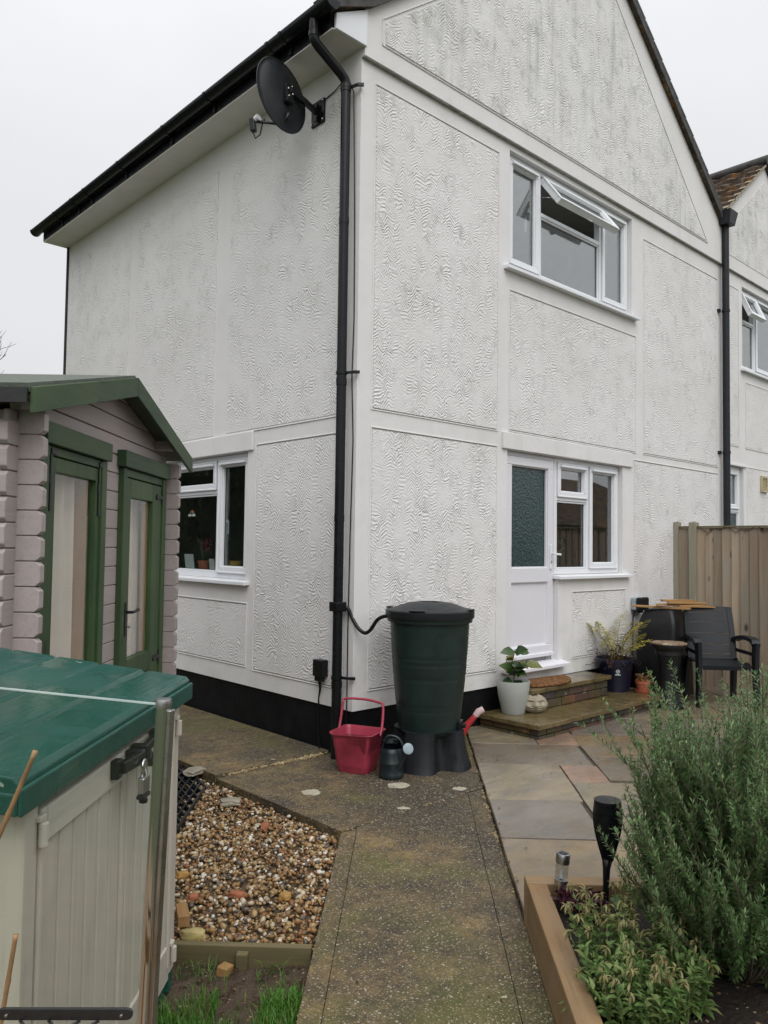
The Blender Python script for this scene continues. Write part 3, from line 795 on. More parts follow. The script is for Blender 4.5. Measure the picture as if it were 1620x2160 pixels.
for uu in (2.345, 3.322):
    mb = MB(GAB); mb.bar((uu, -.06, 4.86), (uu, .115, 4.80), .012, .006); mb.build('stay', M['steel'], w)
sill(GAB, w, 1.70, 3.985, 4.012, .065)
mb = MB(GAB); mb.box(2.18, 2.195, -.135, -.12, 4.5, 4.64); mb.build('handle', M['upvc'], w, bevel=.004)
room(GAB, 1.4, 4.3, 3.7, 5.15, -.128, -2.2, M['wall_far'])
# lower window beside the door
u0, u1, v0, v1 = WDN
w = frame(GAB, u0, u1, v0, v1, [(3.115, 3.155, v0 + .053, v1 - .045), (2.60, 3.115, 1.985, 2.02)])
sash(GAB, w, 2.603, 3.112, 2.023, v1 - .048); sash(GAB, w, 3.158, u1 - .048, v0 + .056, v1 - .048, pane='glass_mid')
fixed(GAB, w, 2.602, 3.113, v0 + .054, 1.983, 'glass_mid')
sill(GAB, w, 2.52, 3.84, 1.253)
room(GAB, 2.575, 4.3, .9, 2.5, -.128, -1.5, M['room'])
# side window
u0, u1, v0, v1 = WLF
w = frame(LEF, u0, u1, v0, v1, [(1.945, 1.985, v0 + .053, v1 - .045), (1.985, 3.01, 1.985, 2.02)])
sash(LEF, w, 1.458, 1.942, v0 + .056, v1 - .048, pane='glass_clear'); sash(LEF, w, 1.988, 3.01, 2.023, v1 - .048, pane='glass_clear')
fixed(LEF, w, 1.987, 3.013, v0 + .054, 1.983, 'glass_clear')
sill(LEF, w, 1.355, 3.14, 1.196)
mb = MB(LEF); mb.box(1.905, 1.925, -.128, -.112, 1.72, 1.75); mb.box(1.908, 1.922, -.140, -.128, 1.62, 1.74); mb.build('handle', M['upvc'], w, bevel=.004)
room(LEF, .8, 3.7, .95, 2.6, -.128, -1.15, M['room'])
mb = MB(LEF); mb.box(1.2, 3.3, -.40, -.130, 1.232, 1.252); mb.build('window_board', M['upvc'], w)
mb = MB(GAB); mb.box(2.60, 4.2, -.40, -.130, 1.30, 1.318); mb.build('window_board', M['upvc'], house.children[-1] if False else w)

# door --------------------------------------------------------------
u0, u1, v0, v1 = DOOR
mb = MB(GAB); mb.box(u0 + .003, u0 + .035, -.118, -.050, v0 + .03, v1 - .003); mb.box(u1 - .035, u1 - .003, -.118, -.050, v0 + .03, v1 - .003)
mb.box(u0 + .035, u1 - .035, -.118, -.050, v1 - .04, v1 - .003)
dr = mb.build('door', M['upvc_door'], house, bevel=.004)
a, b, c, d = u0 + .038, u1 - .038, v0 + .075, v1 - .043
mb = MB(GAB); mb.ring(a, b, c, d, .078, -.100, -.034, .10); mb.box(a + .078, b - .078, -.098, -.036, 1.21, 1.345)
mb.ring(a + .076, b - .076, 1.343, d - .076, .012, -.09, -.048); mb.ring(a + .076, b - .076, c + .098, 1.212, .012, -.09, -.048)
mb.build('door_leaf', M['upvc_door'], dr, bevel=.006)
mb = MB(GAB); mb.box(a + .079, b - .079, -.080, -.058, c + .101, 1.209); mb.build('door_panel', M['upvc_door'], dr)
mb = MB(GAB); mb.box(a + .079, b - .079, -.078, -.072, 1.346, d - .079); mb.build('pane', M['obscure'], dr)
mb = MB(GAB); mb.ring(a + .089, b - .089, 1.356, d - .089, .005, -.080, -.070); mb.build('gasket', M['black_plastic'], dr)
mb = MB(GAB); mb.box(b - .056, b - .028, -.034, -.022, 1.33, 1.56); mb.bar((b - .042, -.012, 1.475), (b - .042, .016, 1.475), .02, .02); mb.bar((b - .062, .016, 1.475), (b + .055, .018, 1.468), .014, .02)
mb.build('handle', M['upvc'], dr, bevel=.004)
mb = MB(GAB); mb.box(b - .048, b - .036, -.024, -.018, 1.385, 1.41); mb.build('lock', M['chrome'], dr)
mb = MB(GAB); mb.box(a + .005, b - .005, -.045, -.012, c - .004, c + .03); mb.build('weather_bar', M['upvc_door'], dr, bevel=.006)
mb = MB(GAB); mb.box(a, b, -.10, -.06, c - .042, c - .006); mb.build('threshold', M['chrome'], dr)
mb = MB(GAB); mb.add([(u0 - .06, -.06, v0 + .032), (u1 + .075, -.06, v0 + .032), (u1 + .075, .088, v0 + .004), (u0 - .06, .088, v0 + .004), (u0 - .06, -.06, v0 - .006), (u1 + .075, -.06, v0 - .006), (u1 + .075, .088, v0 - .026), (u0 - .06, .088, v0 - .026)],
                     [(0, 1, 2, 3), (4, 7, 6, 5), (3, 2, 6, 7), (0, 4, 5, 1), (0, 3, 7, 4), (1, 5, 6, 2)])
mb.build('sill', M['upvc_door'], dr, bevel=.004)
room(GAB, 1.5, 2.565, .45, 2.5, -.128, -1.2, M['door_dark'])
mb = MB(GAB); mb.bar((2.2, -.30, 1.47), (2.42, -.30, 1.475), .015, .02); mb.build('inner_rail', M['upvc'], dr)

# eaves -------------------------------------------------------------
mb = MB(); mb.box(-.30, .004, -.02, 5.60, 5.226, 5.236); mb.build('soffit', M['soffit'], house)
mb = MB(); mb.box(-.303, -.283, .0, 5.60, 5.237, 5.345); mb.build('fascia', M['black_plastic'], house)
mb = MB(GAB); mb.prism_v([(-.285, 5.226), (.012, 5.226), (.012, 5.505), (-.285, 5.340)], .022, .046); mb.build('box_end', M['upvc'], house, bevel=.003)
mb = MB(GAB); mb.prism_v([(-.34, 5.345), (.05, 5.535), (3.08, 7.965), (3.08, 8.05), (.02, 5.61), (-.36, 5.40)], -5.68, .075)
mb.prism_v([(3.08, 8.05), (3.08, 7.965), (6.13, 5.585), (6.13, 5.675)], -5.68, .085)
rf = mb.build('roof', M['tiles'], house)
mb = MB(GAB)                                                   # tile ends bedded along both verges
n = 16
for i in range(n):
    f0, f1 = i / n, (i + 1.0) / n
    def q(f): return (3.08 + (6.12 - 3.08) * f, 8.075 + (5.70 - 8.075) * f)
    a_, b_ = q(f0), q(f1); a_ = (a_[0], a_[1] - .012); b_ = (b_[0], b_[1] + .002)
    mb.bar((a_[0], .0, a_[1]), (b_[0], .0, b_[1]), .20, .030)
    def q2(f): return (3.08 - (3.08 + .34) * f, 8.075 - (8.075 - 5.47) * f) if False else (3.08 + (-.36 - 3.08) * f, 8.075 + (5.415 - 8.075) * f)
    if f1 < .88:
        a_, b_ = q2(f0), q2(f1)
        mb.bar((a_[0], .0, a_[1] - .002), (b_[0], .0, b_[1] + .024), .20, .022)
mb.bar((-.38, .0, 5.425), (.05, .0, 5.635), .20, .024)
mb.build('verge_tiles', M['lead'], rf)
mb = MB(GAB); mb.prism_v([(3.08, 8.058), (3.08, 7.955), (6.128, 5.578), (6.128, 5.682)], .0855, .098); mb.prism_v([(-.335, 5.342), (.05, 5.530), (3.078, 7.955), (3.078, 8.052), (.02, 5.612), (-.355, 5.404)], .0755, .084)
mb.build('verge_strip', M['lead'], rf)
# gutter
def halfring(r0, r1, n=12):
    o = [(-.362 + r1 * math.cos(PI + PI * i / n), 5.375 + r1 * math.sin(PI + PI * i / n)) for i in range(n + 1)]
    return o + [(-.362 + r0 * math.cos(2 * PI - PI * i / n), 5.375 + r0 * math.sin(2 * PI - PI * i / n)) for i in range(n + 1)]
mb = MB(GAB); mb.prism_v(halfring(.056, .062), -5.70, .095)
gt = mb.build('gutter', M['black_plastic'], house, autos=40)
hd = [(-.362 + .066 * math.cos(PI + PI * i / 12), 5.376 + .066 * math.sin(PI + PI * i / 12)) for i in range(13)]
mb = MB(GAB); mb.prism_v(hd, .085, .104); mb.build('end_cap', M['black_plastic'], gt)
mb = MB(GAB); mb.prism_v(hd, -5.715, -5.69); mb.build('end_cap', M['black_plastic'], gt)
for y in (.45, .62, 1.55, 2.3, 3.25, 4.1, 4.45, 4.95):
    mb = MB(GAB); mb.prism_v(halfring(.0615, .068), -y - .03, -y); mb.box(-.32, -.302, -y - .03, -y, 5.25, 5.37); mb.build('bracket', M['black_plastic'], gt)
# downpipe with its swan neck
mb = MB(); mb.tube([(-.362, .115, 5.325), (-.362, .115, 5.20), (-.352, .114, 5.175), (-.33, .113, 5.155), (-.12, .093, 5.02), (-.085, .09, 4.99), (-.073, .09, 4.955), (-.073, .09, 4.93), (-.073, .09, .0)], .036, 14)
dp = mb.build('downpipe', M['black_plastic'], house, autos=50)
for z, r in ((4.90, .040), (3.9, .0385), (2.70, .040), (1.7, .0385), (.50, .040)):
    mb = MB(); mb.lathe([(.036, -.0), (r, 0), (r, .05), (.036, .05)], (-.073, .09, z), 16); mb.build('collar', M['black_plastic'], dp, autos=40)
for a_, b_ in (((-.362, .115, 5.235), (-.362, .115, 5.20)),):
    mb = MB(); mb.tube([a_, b_], .041, 14); mb.build('collar', M['black_plastic'], dp, autos=40)
for z in (4.935, 2.79, .575):
    mb = MB(); mb.lathe([(.037, -.012), (.042, -.012), (.042, .012), (.037, .012)], (-.073, .09, z), 16)
    mb.bar((-.05, .06, z), (-.035, -.0, z), .016, .018); mb.bar((-.035, .0, z), (.0, -.03, z - .0), .018, .022)
    mb.build('clip', M['black_plastic'], dp, autos=40)
mb = MB(); mb.tube([(-.005, .495, 5.0), (-.01, .30, 5.02), (-.028, .125, 5.06), (-.03, .05, 4.9), (-.012, .042, 4.0), (-.008, .035, 3.2), (-.012, .045, 2.75), (-.006, .028, 2.3), (-.012, .038, 1.6), (-.01, .05, .9), (-.014, .045, .4), (-.02, .05, .02)], .0045, 6)
mb.build('cable', M['black_plastic'], house)
mb = MB(); mb.tube([(-.012, 5.556, .02), (-.012, 5.556, 5.22)], .016, 8); mb.build('corner_pipe', M['grey_plastic'], house)
# hopper and right hand downpipe
mb = MB(GAB); mb.add([(5.955, .04, 5.80), (6.185, .04, 5.80), (6.185, .20, 5.80), (5.955, .20, 5.80), (5.985, .04, 5.63), (6.155, .04, 5.63), (6.155, .17, 5.63), (5.985, .17, 5.63)],
                     [(0, 1, 2, 3), (7, 6, 5, 4), (0, 4, 5, 1), (1, 5, 6, 2), (2, 6, 7, 3), (3, 7, 4, 0)])
hp = mb.build('hopper', M['grey_plastic'], house, bevel=.006)
mb = MB(GAB); mb.tube([(6.09, .075, 5.66), (6.09, .075, .0)], .043, 16)
d2 = mb.build('downpipe', M['grey_plastic'], house, autos=50)
for z in (4.55, 2.75):
    mb = MB(GAB); mb.lathe([(.043, -.015), (.050, -.015), (.050, .015), (.043, .015)], (6.09, .075, z), 16); mb.box(6.0, 6.05, .0, .03, z - .02, z + .02); mb.build('clip', M['grey_plastic'], d2)

# ------------------------------------------------------------------ the neighbouring house
nb = thing('neighbour_house', 'white rendered house beyond the grey downpipe, with mossy tiled gable roof', 'house', (6.05, 0, 0))
NG = lambda u, d, v: (u - 6.05, -d, v)
NUP = (6.76, 8.6, 3.94, 5.04); NLO = (6.255, 6.775, 1.2, 2.62)
wall(NG, 6.05, 9.4, 0, 5.165, [NUP, NLO], .125).build('gable_wall', M['smooth_left'], nb, recalc=False)
mb = MB(NG); mb.prism_v([(6.05, 5.16), (9.4, 5.16), (9.4, 5.40), (7.43, 6.905), (6.05, 5.80)], -.16, .036); mb.build('gable_top', M['smooth'], nb)
mb = MB(NG); mb.prism_v([(6.25, 5.335), (9.0, 5.335), (9.0, 5.45), (7.43, 6.66), (6.25, 5.70)], .03, .0405); mb.build('render_panel', M['panel_dirty'], nb)
mb = MB(NG); mb.box(6.05, 9.4, .001, .030, 5.152, 5.1595); mb.build('drip', M['shade_line'], nb)  # dark strip painted as the shadow line below the gable
for q_, mt in (((6.28, 6.62, 2.90, 4.95), 'panel_soft'), ((6.86, 9.2, 2.90, 3.75), 'panel_soft'), ((6.90, 9.2, .4, 2.62), 'panel_soft')):
    mb = MB(NG); mb.box(q_[0], q_[1], 0, .005, q_[2], q_[3]); pn = mb.build('render_panel', M[mt], nb)
    mb = MB(NG); mb.ring(q_[0] - .02, q_[1] + .02, q_[2] - .02, q_[3] + .02, .01, -.002, .008); mb.box(q_[0], q_[1], -.002, .0022, q_[2] - .008, q_[2] - .001); mb.build('bead', M['smooth'], pn)
house_, house = house, nb
w = frame(NG, *NUP, [(7.27, 7.31, 3.995, 4.995), (6.80, 7.27, 4.60, 4.635)])
fixed(NG, w, 6.803, 7.268, 3.995, 4.598); sash(NG, w, 7.315, 8.55, 3.998, 4.99)
ANG2 = R(24); vh2 = 4.985
def tilt2(u, d, v):
    dd = d + .060; vv = v - vh2
    return NG(u, -.045 + dd * math.cos(ANG2) - vv * math.sin(ANG2), vh2 - .01 + vv * math.cos(ANG2) + dd * math.sin(ANG2))
sash(NG, w, 6.805, 7.266, 4.632, vh2, sfn=tilt2, vent=False)
sill(NG, w, 6.70, 8.7, 3.915)
room(NG, 6.4, 9, 3.7, 5.14, -.128, -1.8, M['wall_far'])
w = frame(NG, *NLO, [(6.30, 6.73, 2.03, 2.07)])
sash(NG, w, 6.303, 6.727, 2.073, 2.57, vent=False); fixed(NG, w, 6.302, 6.728, 1.255, 2.028, 'obscure')
room(NG, 6.2, 7.0, 1.0, 2.7, -.128, -1.0, M['room'])
mb = MB(NG); mb.box(6.20, 6.85, 0, .02, 2.625, 2.645); mb.build('lintel', M['smooth'], nb)
mb = MB(NG); mb.ring(7.30, 7.52, 2.33, 2.55, .03, 0, .03); mb.box(7.33, 7.49, .0, .012, 2.36, 2.52)
for k in range(5): mb.box(7.34, 7.48, .012, .02, 2.37 + k * .03, 2.385 + k * .03)
mb.build('air_vent', M['cream_vent'], nb)
house = house_
# tiled slope: stepped courses of rolled tiles
mb = MB(NG); vs = []; fs = []
NC, NR, NY = 8, 6, 90
prof = []
for c_ in range(NC):
    for k in range(NR):
        prof.append(((c_ + k / (NR - 1) * .999) / NC, .055 * (k / (NR - 1))))
for (f, lift) in prof:
    x = 7.43 + (6.02 - 7.43) * f; z = 6.93 + (5.80 - 6.93) * f
    for j in range(NY + 1):
        d = .09 - 5.6 * j / NY
        roll = .028 * (.5 + .5 * math.cos(2 * PI * (d + .09) / .30)) ** .8
        k_ = mnoise.noise(Vector((x * 9, d * 9, 1))) * .012
        vs.append((x, d, z + lift + roll + k_ - .02))
W_ = NY + 1
for i in range(len(prof) - 1):
    for j in range(NY): fs.append((i * W_ + j, i * W_ + j + 1, (i + 1) * W_ + j + 1, (i + 1) * W_ + j))
mb.add(vs, fs)
rf2 = mb.build('roof', M['tiles'], nb, smooth=False, recalc=False)
mb = MB(NG); mb.prism_v([(7.43, 6.99), (7.43, 6.90), (9.5, 5.31), (9.5, 5.40)], -5.6, .10); mb.build('far_slope', M['lead'], rf2)
mb = MB(NG); mb.prism_v([(6.12, 5.84), (7.43, 6.885), (7.43, 6.925), (6.12, 5.885)], .0, .085); mb.build('verge_mortar', M['stone'], rf2)
mb = MB(NG); mb.tube([(7.43, .10, 6.955), (7.43, -5.6, 6.955)], .075, 12); mb.build('ridge_tile', M['lead'], rf2, autos=50)
mb = MB(NG); mb.tube([(6.22, -.42, 5.8), (6.22, -.42, 6.60)], .045, 12); mb.build('flue', M['soffit'], nb, autos=50)

# ------------------------------------------------------------------ fence between the two gardens
fn_ = thing('fence', 'weathered close-board wooden fence with grey posts beside the right house wall', 'fence', (4.88, 0, 0))
FP = lambda u, d, v: (d, -u, v)       # u away from the wall, d towards +x
def fence_post(u, z, w_=.085): 
    mb = MB(FP); mb.box(u, u + w_, -.06, .04, -.1, z); mb.add([(u - .0, -.06, z), (u + w_, -.06, z), (u + w_, .04, z), (u, .04, z), (u + w_ / 2, -.01, z + .015)], [(0, 1, 4), (1, 2, 4), (2, 3, 4), (3, 0, 4)])
    mb.build('post', M['post_wood'], fn_, bevel=.005)
fence_post(.005, 1.84, .05); fence_post(.185, 1.835, .08)
def boards(u0, u1):
    u = u0
    while u < u1:
        wd = random.uniform(.088, .104)
        mb = MB(FP); t0 = random.uniform(0, .004)
        mb.add([(u, -.012 - t0, -.05), (u + wd + .012, .002, -.05), (u + wd + .012, .010, -.05), (u, .004, -.05), (u, -.012 - t0, 1.775), (u + wd + .012, .002, 1.775), (u + wd + .012, .010, 1.775), (u, .004, 1.775)],
               [(0, 3, 2, 1), (4, 5, 6, 7), (0, 1, 5, 4), (1, 2, 6, 5), (2, 3, 7, 6), (3, 0, 4, 7)])
        yield mb
        u += wd
allb = MB(FP)
for s0, s1 in ((.055, .185), (.265, 3.6)):
    for q_ in boards(s0, s1): merge(allb, q_)
allb.build('boards', M['fence'], fn_)
mb = MB(FP); mb.box(.05, .185, -.03, .02, 1.777, 1.797); mb.box(.265, 3.6, -.03, .02, 1.777, 1.797); mb.build('capping', M['edging'], fn_, bevel=.003)
fence_post(3.6, 1.835)
cl = MB(); random.seed(2); P = [Vector((4.86, -.30 - .05 * i, 1.775 - .018 * (i % 3) - .02 * math.sin(i * .9))) for i in range(22)]
cl.tube([tuple(p) for p in P], .0035, 5)
for i in range(2, 22, 2): cl.tube([tuple(P[i]), tuple(P[i] + Vector((-.01, random.uniform(-.04, .03), -random.uniform(.01, .035))))], .0022, 4)
tag(cl.build('climber_stem', M['dead']), 'thin bare climber stem trailing along the top of the wooden fence', 'climber')
# ------------------------------------------------------------------ log summerhouse
sh = thing('summerhouse', 'mushroom painted log summerhouse with dark green trim, door and window', 'shed', (-2.664, -.997, 0), R(46.92))
LW, LD, LH = 2.148, 2.3, .102
SF = lambda u, d, v: (u, -d, v)          # u along the front, d out of the front wall
def log_y(mb, x0, x1, y0, y1, z0, z1, c0=True, c1=True):
    e, t = .017, .0022
    poly = [(y0 + (e if c0 else 0), z0 + t)]
    poly += [(y1 - (e if c1 else 0), z0 + t)]
    if c1: poly += [(y1, z0 + e), (y1, z1 - e)]
    poly += [(y1 - (e if c1 else 0), z1 - t), (y0 + (e if c0 else 0), z1 - t)]
    if c0: poly += [(y0, z1 - e), (y0, z0 + e)]
    n = len(poly)
    mb.add([(x0, a, b) for a, b in poly] + [(x1, a, b) for a, b in poly], [tuple(range(n)), tuple(range(n, 2 * n))[::-1]] + [(i, n + i, n + (i + 1) % n, (i + 1) % n) for i in range(n)])
def log_x(mb, y0, y1, x0, x1, z0, z1, c0=True, c1=True):
    k = MB(); log_y(k, y0, y1, x0, x1, z0, z1, c0, c1)
    mb.add([(b, a, c) for a, b, c in k.v], k.f)
for x0 in (0.0, LW - .042):
    mb = MB()
    for i in range(20): log_y(mb, x0, x0 + .042, -.10, LD + .1, .02 + i * LH, .02 + (i + 1) * LH)
    mb.box(x0 + .008, x0 + .034, -.07, LD, .03, .02 + 20 * LH - .01)
    mb.build('log_wall', M['shedw'], sh, bevel=.002, seg=1)
mb = MB()
for i in range(20):
    z0 = .02 + i * LH - LH / 2; z1 = z0 + LH; z0 = max(z0, .0)
    if z0 < .2:
        log_x(mb, 0.0, .042, -.10, LW + .10, z0, z1)
    elif z0 > 1.96:
        log_x(mb, 0.0, .042, -.0, LW + .0, z0, z1)
    else:
        log_x(mb, 0.0, .042, -.10, .20, z0, z1, True, False); log_x(mb, 0.0, .042, .90, 1.22, z0, z1, False, False); log_x(mb, 0.0, .042, 2.02, LW + .10, z0, z1, False, True)
for a_, b_ in ((-.07, .19), (.91, 1.21), (2.03, LW + .07)): mb.box(a_, b_, .010, .034, .03, 2.05)
def under(x): return 2.086 + (min(x, LW - x) + .16) * .2425
zz = 2.01
zc = [2.011, 2.113, 2.215, 2.317, 2.40]
for i in range(4):
    z0, z1 = zc[i] + .003, min(zc[i + 1] - .003, 2.372)
    def xl(z): return max(0.0, (z - 2.086) / .2425 - .16)
    poly = [(xl(z0), z0), (LW - xl(z0), z0), (LW - xl(z1), z1), (xl(z1), z1)]
    mb.add([(x, .0, z) for x, z in poly] + [(x, .042, z) for x, z in poly], [(0, 1, 2, 3), (7, 6, 5, 4)] + [(k, 4 + k, 4 + (k + 1) % 4, (k + 1) % 4) for k in range(4)])
mb.add([(0.02, .02, 2.0), (LW - .02, .02, 2.0), (LW / 2, .02, 2.36)], [(0, 1, 2)])
mb.build('log_wall', M['shedw'], sh, bevel=.003, seg=1)
mb = MB(); mb.box(-.1, LW + .1, LD, LD + .04, 0, 2.1); mb.box(.05, LW - .05, .05, LD, .02, .06); mb.build('rear_wall', M['shedw'], sh)
# roof
OF = .118
mb = MB(SF)
mb.prism_v([(-.175, 2.098), (LW / 2, 2.400), (LW / 2, 2.432), (-.185, 2.130)], -LD - .1, OF - .004)
mb.prism_v([(LW / 2, 2.400), (LW + .175, 2.098), (LW + .185, 2.130), (LW / 2, 2.432)], -LD - .1, OF - .004)
sr = mb.build('roof', M['felt'], sh)
mb = MB(SF); mb.box(-.190, -.178, -LD - .1, OF - .006, 2.055, 2.112); mb.build('eaves_strip', M['iron'], sr)
mb = MB(SF)
mb.prism_v([(-.17, 2.018), (LW / 2 - .001, 2.318), (LW / 2 - .001, 2.420), (-.17, 2.118)], OF - .003, OF + .018); mb.build('fascia', M['green_h'], sr, bevel=.003)
mb = MB(SF); mb.prism_v([(LW / 2 + .001, 2.318), (LW + .17, 2.018), (LW + .17, 2.118), (LW / 2 + .001, 2.420)], OF - .003, OF + .018); mb.build('fascia', M['green_h'], sr, bevel=.003)
mb = MB(SF)
for x in (.25, LW - .25): mb.bar((x, OF - .01, under(x) - .035), (x, -LD, under(x) - .035), .045, .06)
mb.build('purlin', M['shedw'], sr)
# window
def trim(mb, a, b, c, d, d0, d1): mb.box(a, b, d0, d1, c, d)
mb = MB(SF)
trim(mb, .160, .222, .16, 1.944, -.03, .032); trim(mb, .862, .930, .16, 1.944, -.03, .032); trim(mb, .222, .862, .16, .25, -.03, .030)
trim(mb, .222, .862, 1.905, 1.944, -.03, .024)
wn_ = mb.build('window', M['green'], sh, bevel=.004)
mb = MB(SF); trim(mb, .150, .945, 1.947, 2.040, -.0, .052); mb.build('head_board', M['green_h'], wn_, bevel=.004)
mb = MB(SF); trim(mb, .226, .315, .254, 1.900, -.02, .020); trim(mb, .812, .858, .254, 1.900, -.02, .020); trim(mb, .315, .812, .254, .36, -.02, .019); trim(mb, .315, .812, 1.835, 1.900, -.02, .019)
mb.build('sash', M['green'], wn_, bevel=.004)
mb = MB(SF); mb.box(.313, .814, -.004, .0, .358, 1.837); mb.build('pane', M['balu_glass'], wn_)
mb = MB(SF); mb.box(.790, .811, -.10, -.022, .36, 1.836); mb.build('reveal', M['pine'], wn_)
for x in (.252, .835):
    mb = MB(SF); mb.box(x - .006, x + .05, .024, .031, 1.908, 1.934); mb.box(x - .010, x + .012, .021, .029, 1.66, 1.905); mb.box(x - .016, x + .018, .020, .027, 1.78, 1.82)
    mb.build('hinge', M['iron'], wn_, bevel=.002)
# door
mb = MB(SF)
trim(mb, 1.195, 1.255, .06, 1.944, -.03, .032); trim(mb, 1.975, 2.050, .06, 1.944, -.03, .032); trim(mb, 1.255, 1.975, 1.900, 1.944, -.03, .024)
dn = mb.build('door', M['green'], sh, bevel=.004)
mb = MB(SF); trim(mb, 1.165, 2.062, 1.947, 2.040, -.0, .052); mb.build('head_board', M['green_h'], dn, bevel=.004)
mb = MB(SF); trim(mb, 1.262, 1.352, .07, 1.893, -.02, .022); trim(mb, 1.785, 1.968, .07, 1.893, -.02, .022); trim(mb, 1.352, 1.785, 1.785, 1.893, -.02, .0215); trim(mb, 1.352, 1.785, .74, .86, -.02, .0215); trim(mb, 1.352, 1.785, .07, .18, -.02, .0215)
mb.build('door_leaf', M['green'], dn, bevel=.004)
mb = MB(SF)
for k in range(5): mb.box(1.353 + k * .0865, 1.4365 + k * .0865, -.012, .004, .18, .74)
mb.build('door_panel', M['green'], dn, bevel=.006)
mb = MB(SF); mb.box(1.350, 1.787, -.004, .0, .858, 1.787); mb.build('pane', M['balu_glass'], dn)
mb = MB(SF); mb.box(1.745, 1.784, -.035, -.008, .86, 1.785); mb.build('reveal', M['pine'], dn)
mb = MB(SF); mb.box(1.290, 1.323, .022, .028, 1.0, 1.19); mb.bar((1.307, .028, 1.135), (1.307, .062, 1.135), .016, .016); mb.tube([(1.307, .062, 1.135), (1.355, .066, 1.137), (1.405, .062, 1.142), (1.43, .058, 1.140)], [.009, .008, .011, .009], 8)
mb.build('handle', M['iron'], dn, bevel=.002)
mb = MB(SF); mb.box(1.303, 1.311, .028, .05, 1.050, 1.056); mb.lathe([(.0, -.001), (.012, -.001), (.012, .001), (0, .001)], (1.322, .046, 1.046), 10); mb.build('key', M['chrome'], dn)
for z in (1.82, .80):
    mb = MB(SF); mb.prism_v([(1.985, z - .045), (1.965, z - .045), (1.965, z - .012), (1.88, z - .010), (1.86, z - .018), (1.845, z), (1.86, z + .018), (1.88, z + .010), (1.965, z + .012), (1.965, z + .045), (1.985, z + .045)], .022, .030)
    mb.build('hinge', M['iron'], dn)
# curtains hang inside the glass
def curtain(x0, x1, z0, z1, y, label, ph):
    mb = MB(); n = 60; vs = []
    for i in range(n + 1):
        f = i / n; x = x0 + (x1 - x0) * f
        off = .036 * math.sin(f * 25 + ph + math.sin(f * 9)) + .010 * math.sin(f * 61 + ph * 2)
        for j in range(9):
            g_ = j / 8
            vs.append((x + .01 * math.sin(g_ * 3 + f * 8), y + off * (.6 + .4 * g_), z1 + (z0 - z1) * g_))
    mb.add(vs, [(i * 9 + j, (i + 1) * 9 + j, (i + 1) * 9 + j + 1, i * 9 + j + 1) for i in range(n) for j in range(8)])
    o = mb.build('curtain', M['curtain'], None, smooth=True, recalc=False)
    o.location = (-2.664, -.997, 0); o.rotation_euler = (0, 0, R(46.92))
    return tag(o, label, 'curtain', 'curtains inside the summerhouse')
curtain(.25, .80, .15, 1.95, .095, 'cream curtain drawn behind the fixed summerhouse window', .4)
curtain(1.32, 1.86, .55, 1.9, .095, 'cream curtain drawn behind the glass of the summerhouse door', 2.1)
curtain(.90, 1.06, .15, 1.95, .15, 'narrow second curtain edge beside the pine reveal of the summerhouse window', 1.2)

# ------------------------------------------------------------------ garden storage box
o_ = ab(-3.985, -.429)
bx = thing('storage_box', 'beige plastic garden storage box with a green lid and padlocked doors', 'storage box', (o_.x, o_.y, 0), R(45))
BL, BD = 1.145, .74
mb = MB(SF)
mb.box(0.0, .060, -BD, .0, .0, .955); mb.box(BL - .05, BL, -BD, .0, .02, .955); mb.box(.06, BL - .05, -BD, -BD + .03, .02, .98)
mb.box(.06, BL - .05, -.06, -.03, .02, .95); mb.box(.06, BL - .05, -.03, -.002, .0, .045)
for k in range(5): mb.box(-.006, -.0005, -BD + .06 + k * .125, -BD + .17 + k * .125, .05, .90)
mb.build('body', M['boxw'], bx, bevel=.012)
mb = MB(SF); mb.box(BL - .03, BL + .012, -.5, -.005, -.06, .035); mb.box(0.0, BL, -BD, -.02, -.08, .0); mb.build('base', M['lid'], bx, bevel=.006)
def box_door(x0, x1, flip):
    mb = MB(SF)
    mb.box(x0, x0 + .030, -.028, .004, .05, .925); mb.box(x1 - .030, x1, -.028, .004, .05, .925)
    mb.box(x0 + .030, x1 - .030, -.028, .003, .05, .13)
    d_ = mb.build('door', M['boxw'], bx, bevel=.006)
    mb = MB(SF); mb.box(x0 + .030, x1 - .030, -.028, .006, .842, .925); mb.build('top_rail', M['boxw_h'], d_, bevel=.006)
    mb = MB(SF); n = 6; w_ = (x1 - x0 - .06) / n
    for k in range(n): mb.box(x0 + .030 + k * w_ + .004, x0 + .030 + (k + 1) * w_ - .004, -.026, -.003, .125, .848)
    mb.box(x0 + .03, x1 - .03, -.027, -.012, .125, .848)
    mb.build('door_panel', M['boxw'], d_, bevel=.005)
    xh = x1 + .008 if flip else x0 - .008
    for z in (.885, .10):
        mb = MB(SF); mb.tube([(xh, .012, z - .040), (xh, .012, z + .014)], .011, 12); mb.box(xh - .016, xh + .016, -.004, .012, z + .016, z + .030); mb.build('hinge', M['boxw'], d_, bevel=.003)
box_door(.072, .612, False); box_door(.618, 1.092, True)
mb = MB(SF); nl = 5; LY = BD + .10
def lidz(d): return 1.028 + (-d + .045) * .135
for k in range(nl):
    d0 = .014 - k * LY / nl; d1 = d0 - LY / nl
    g_ = .012
    sec = [(d0, lidz(d0) - .012), (d0 - g_, lidz(d0 - g_)), (d1 + g_, lidz(d1 + g_)), (d1, lidz(d1) - .012), (d1, lidz(d1) - .04), (d0, lidz(d0) - .04)]
    n = 6; X0, X1 = -.065, BL + .075
    mb.add([(X0, a_, b_) for a_, b_ in sec] + [(X1, a_, b_) for a_, b_ in sec], [tuple(range(6)), tuple(range(6, 12))[::-1]] + [(i, 6 + i, 6 + (i + 1) % 6, (i + 1) % 6) for i in range(6)])
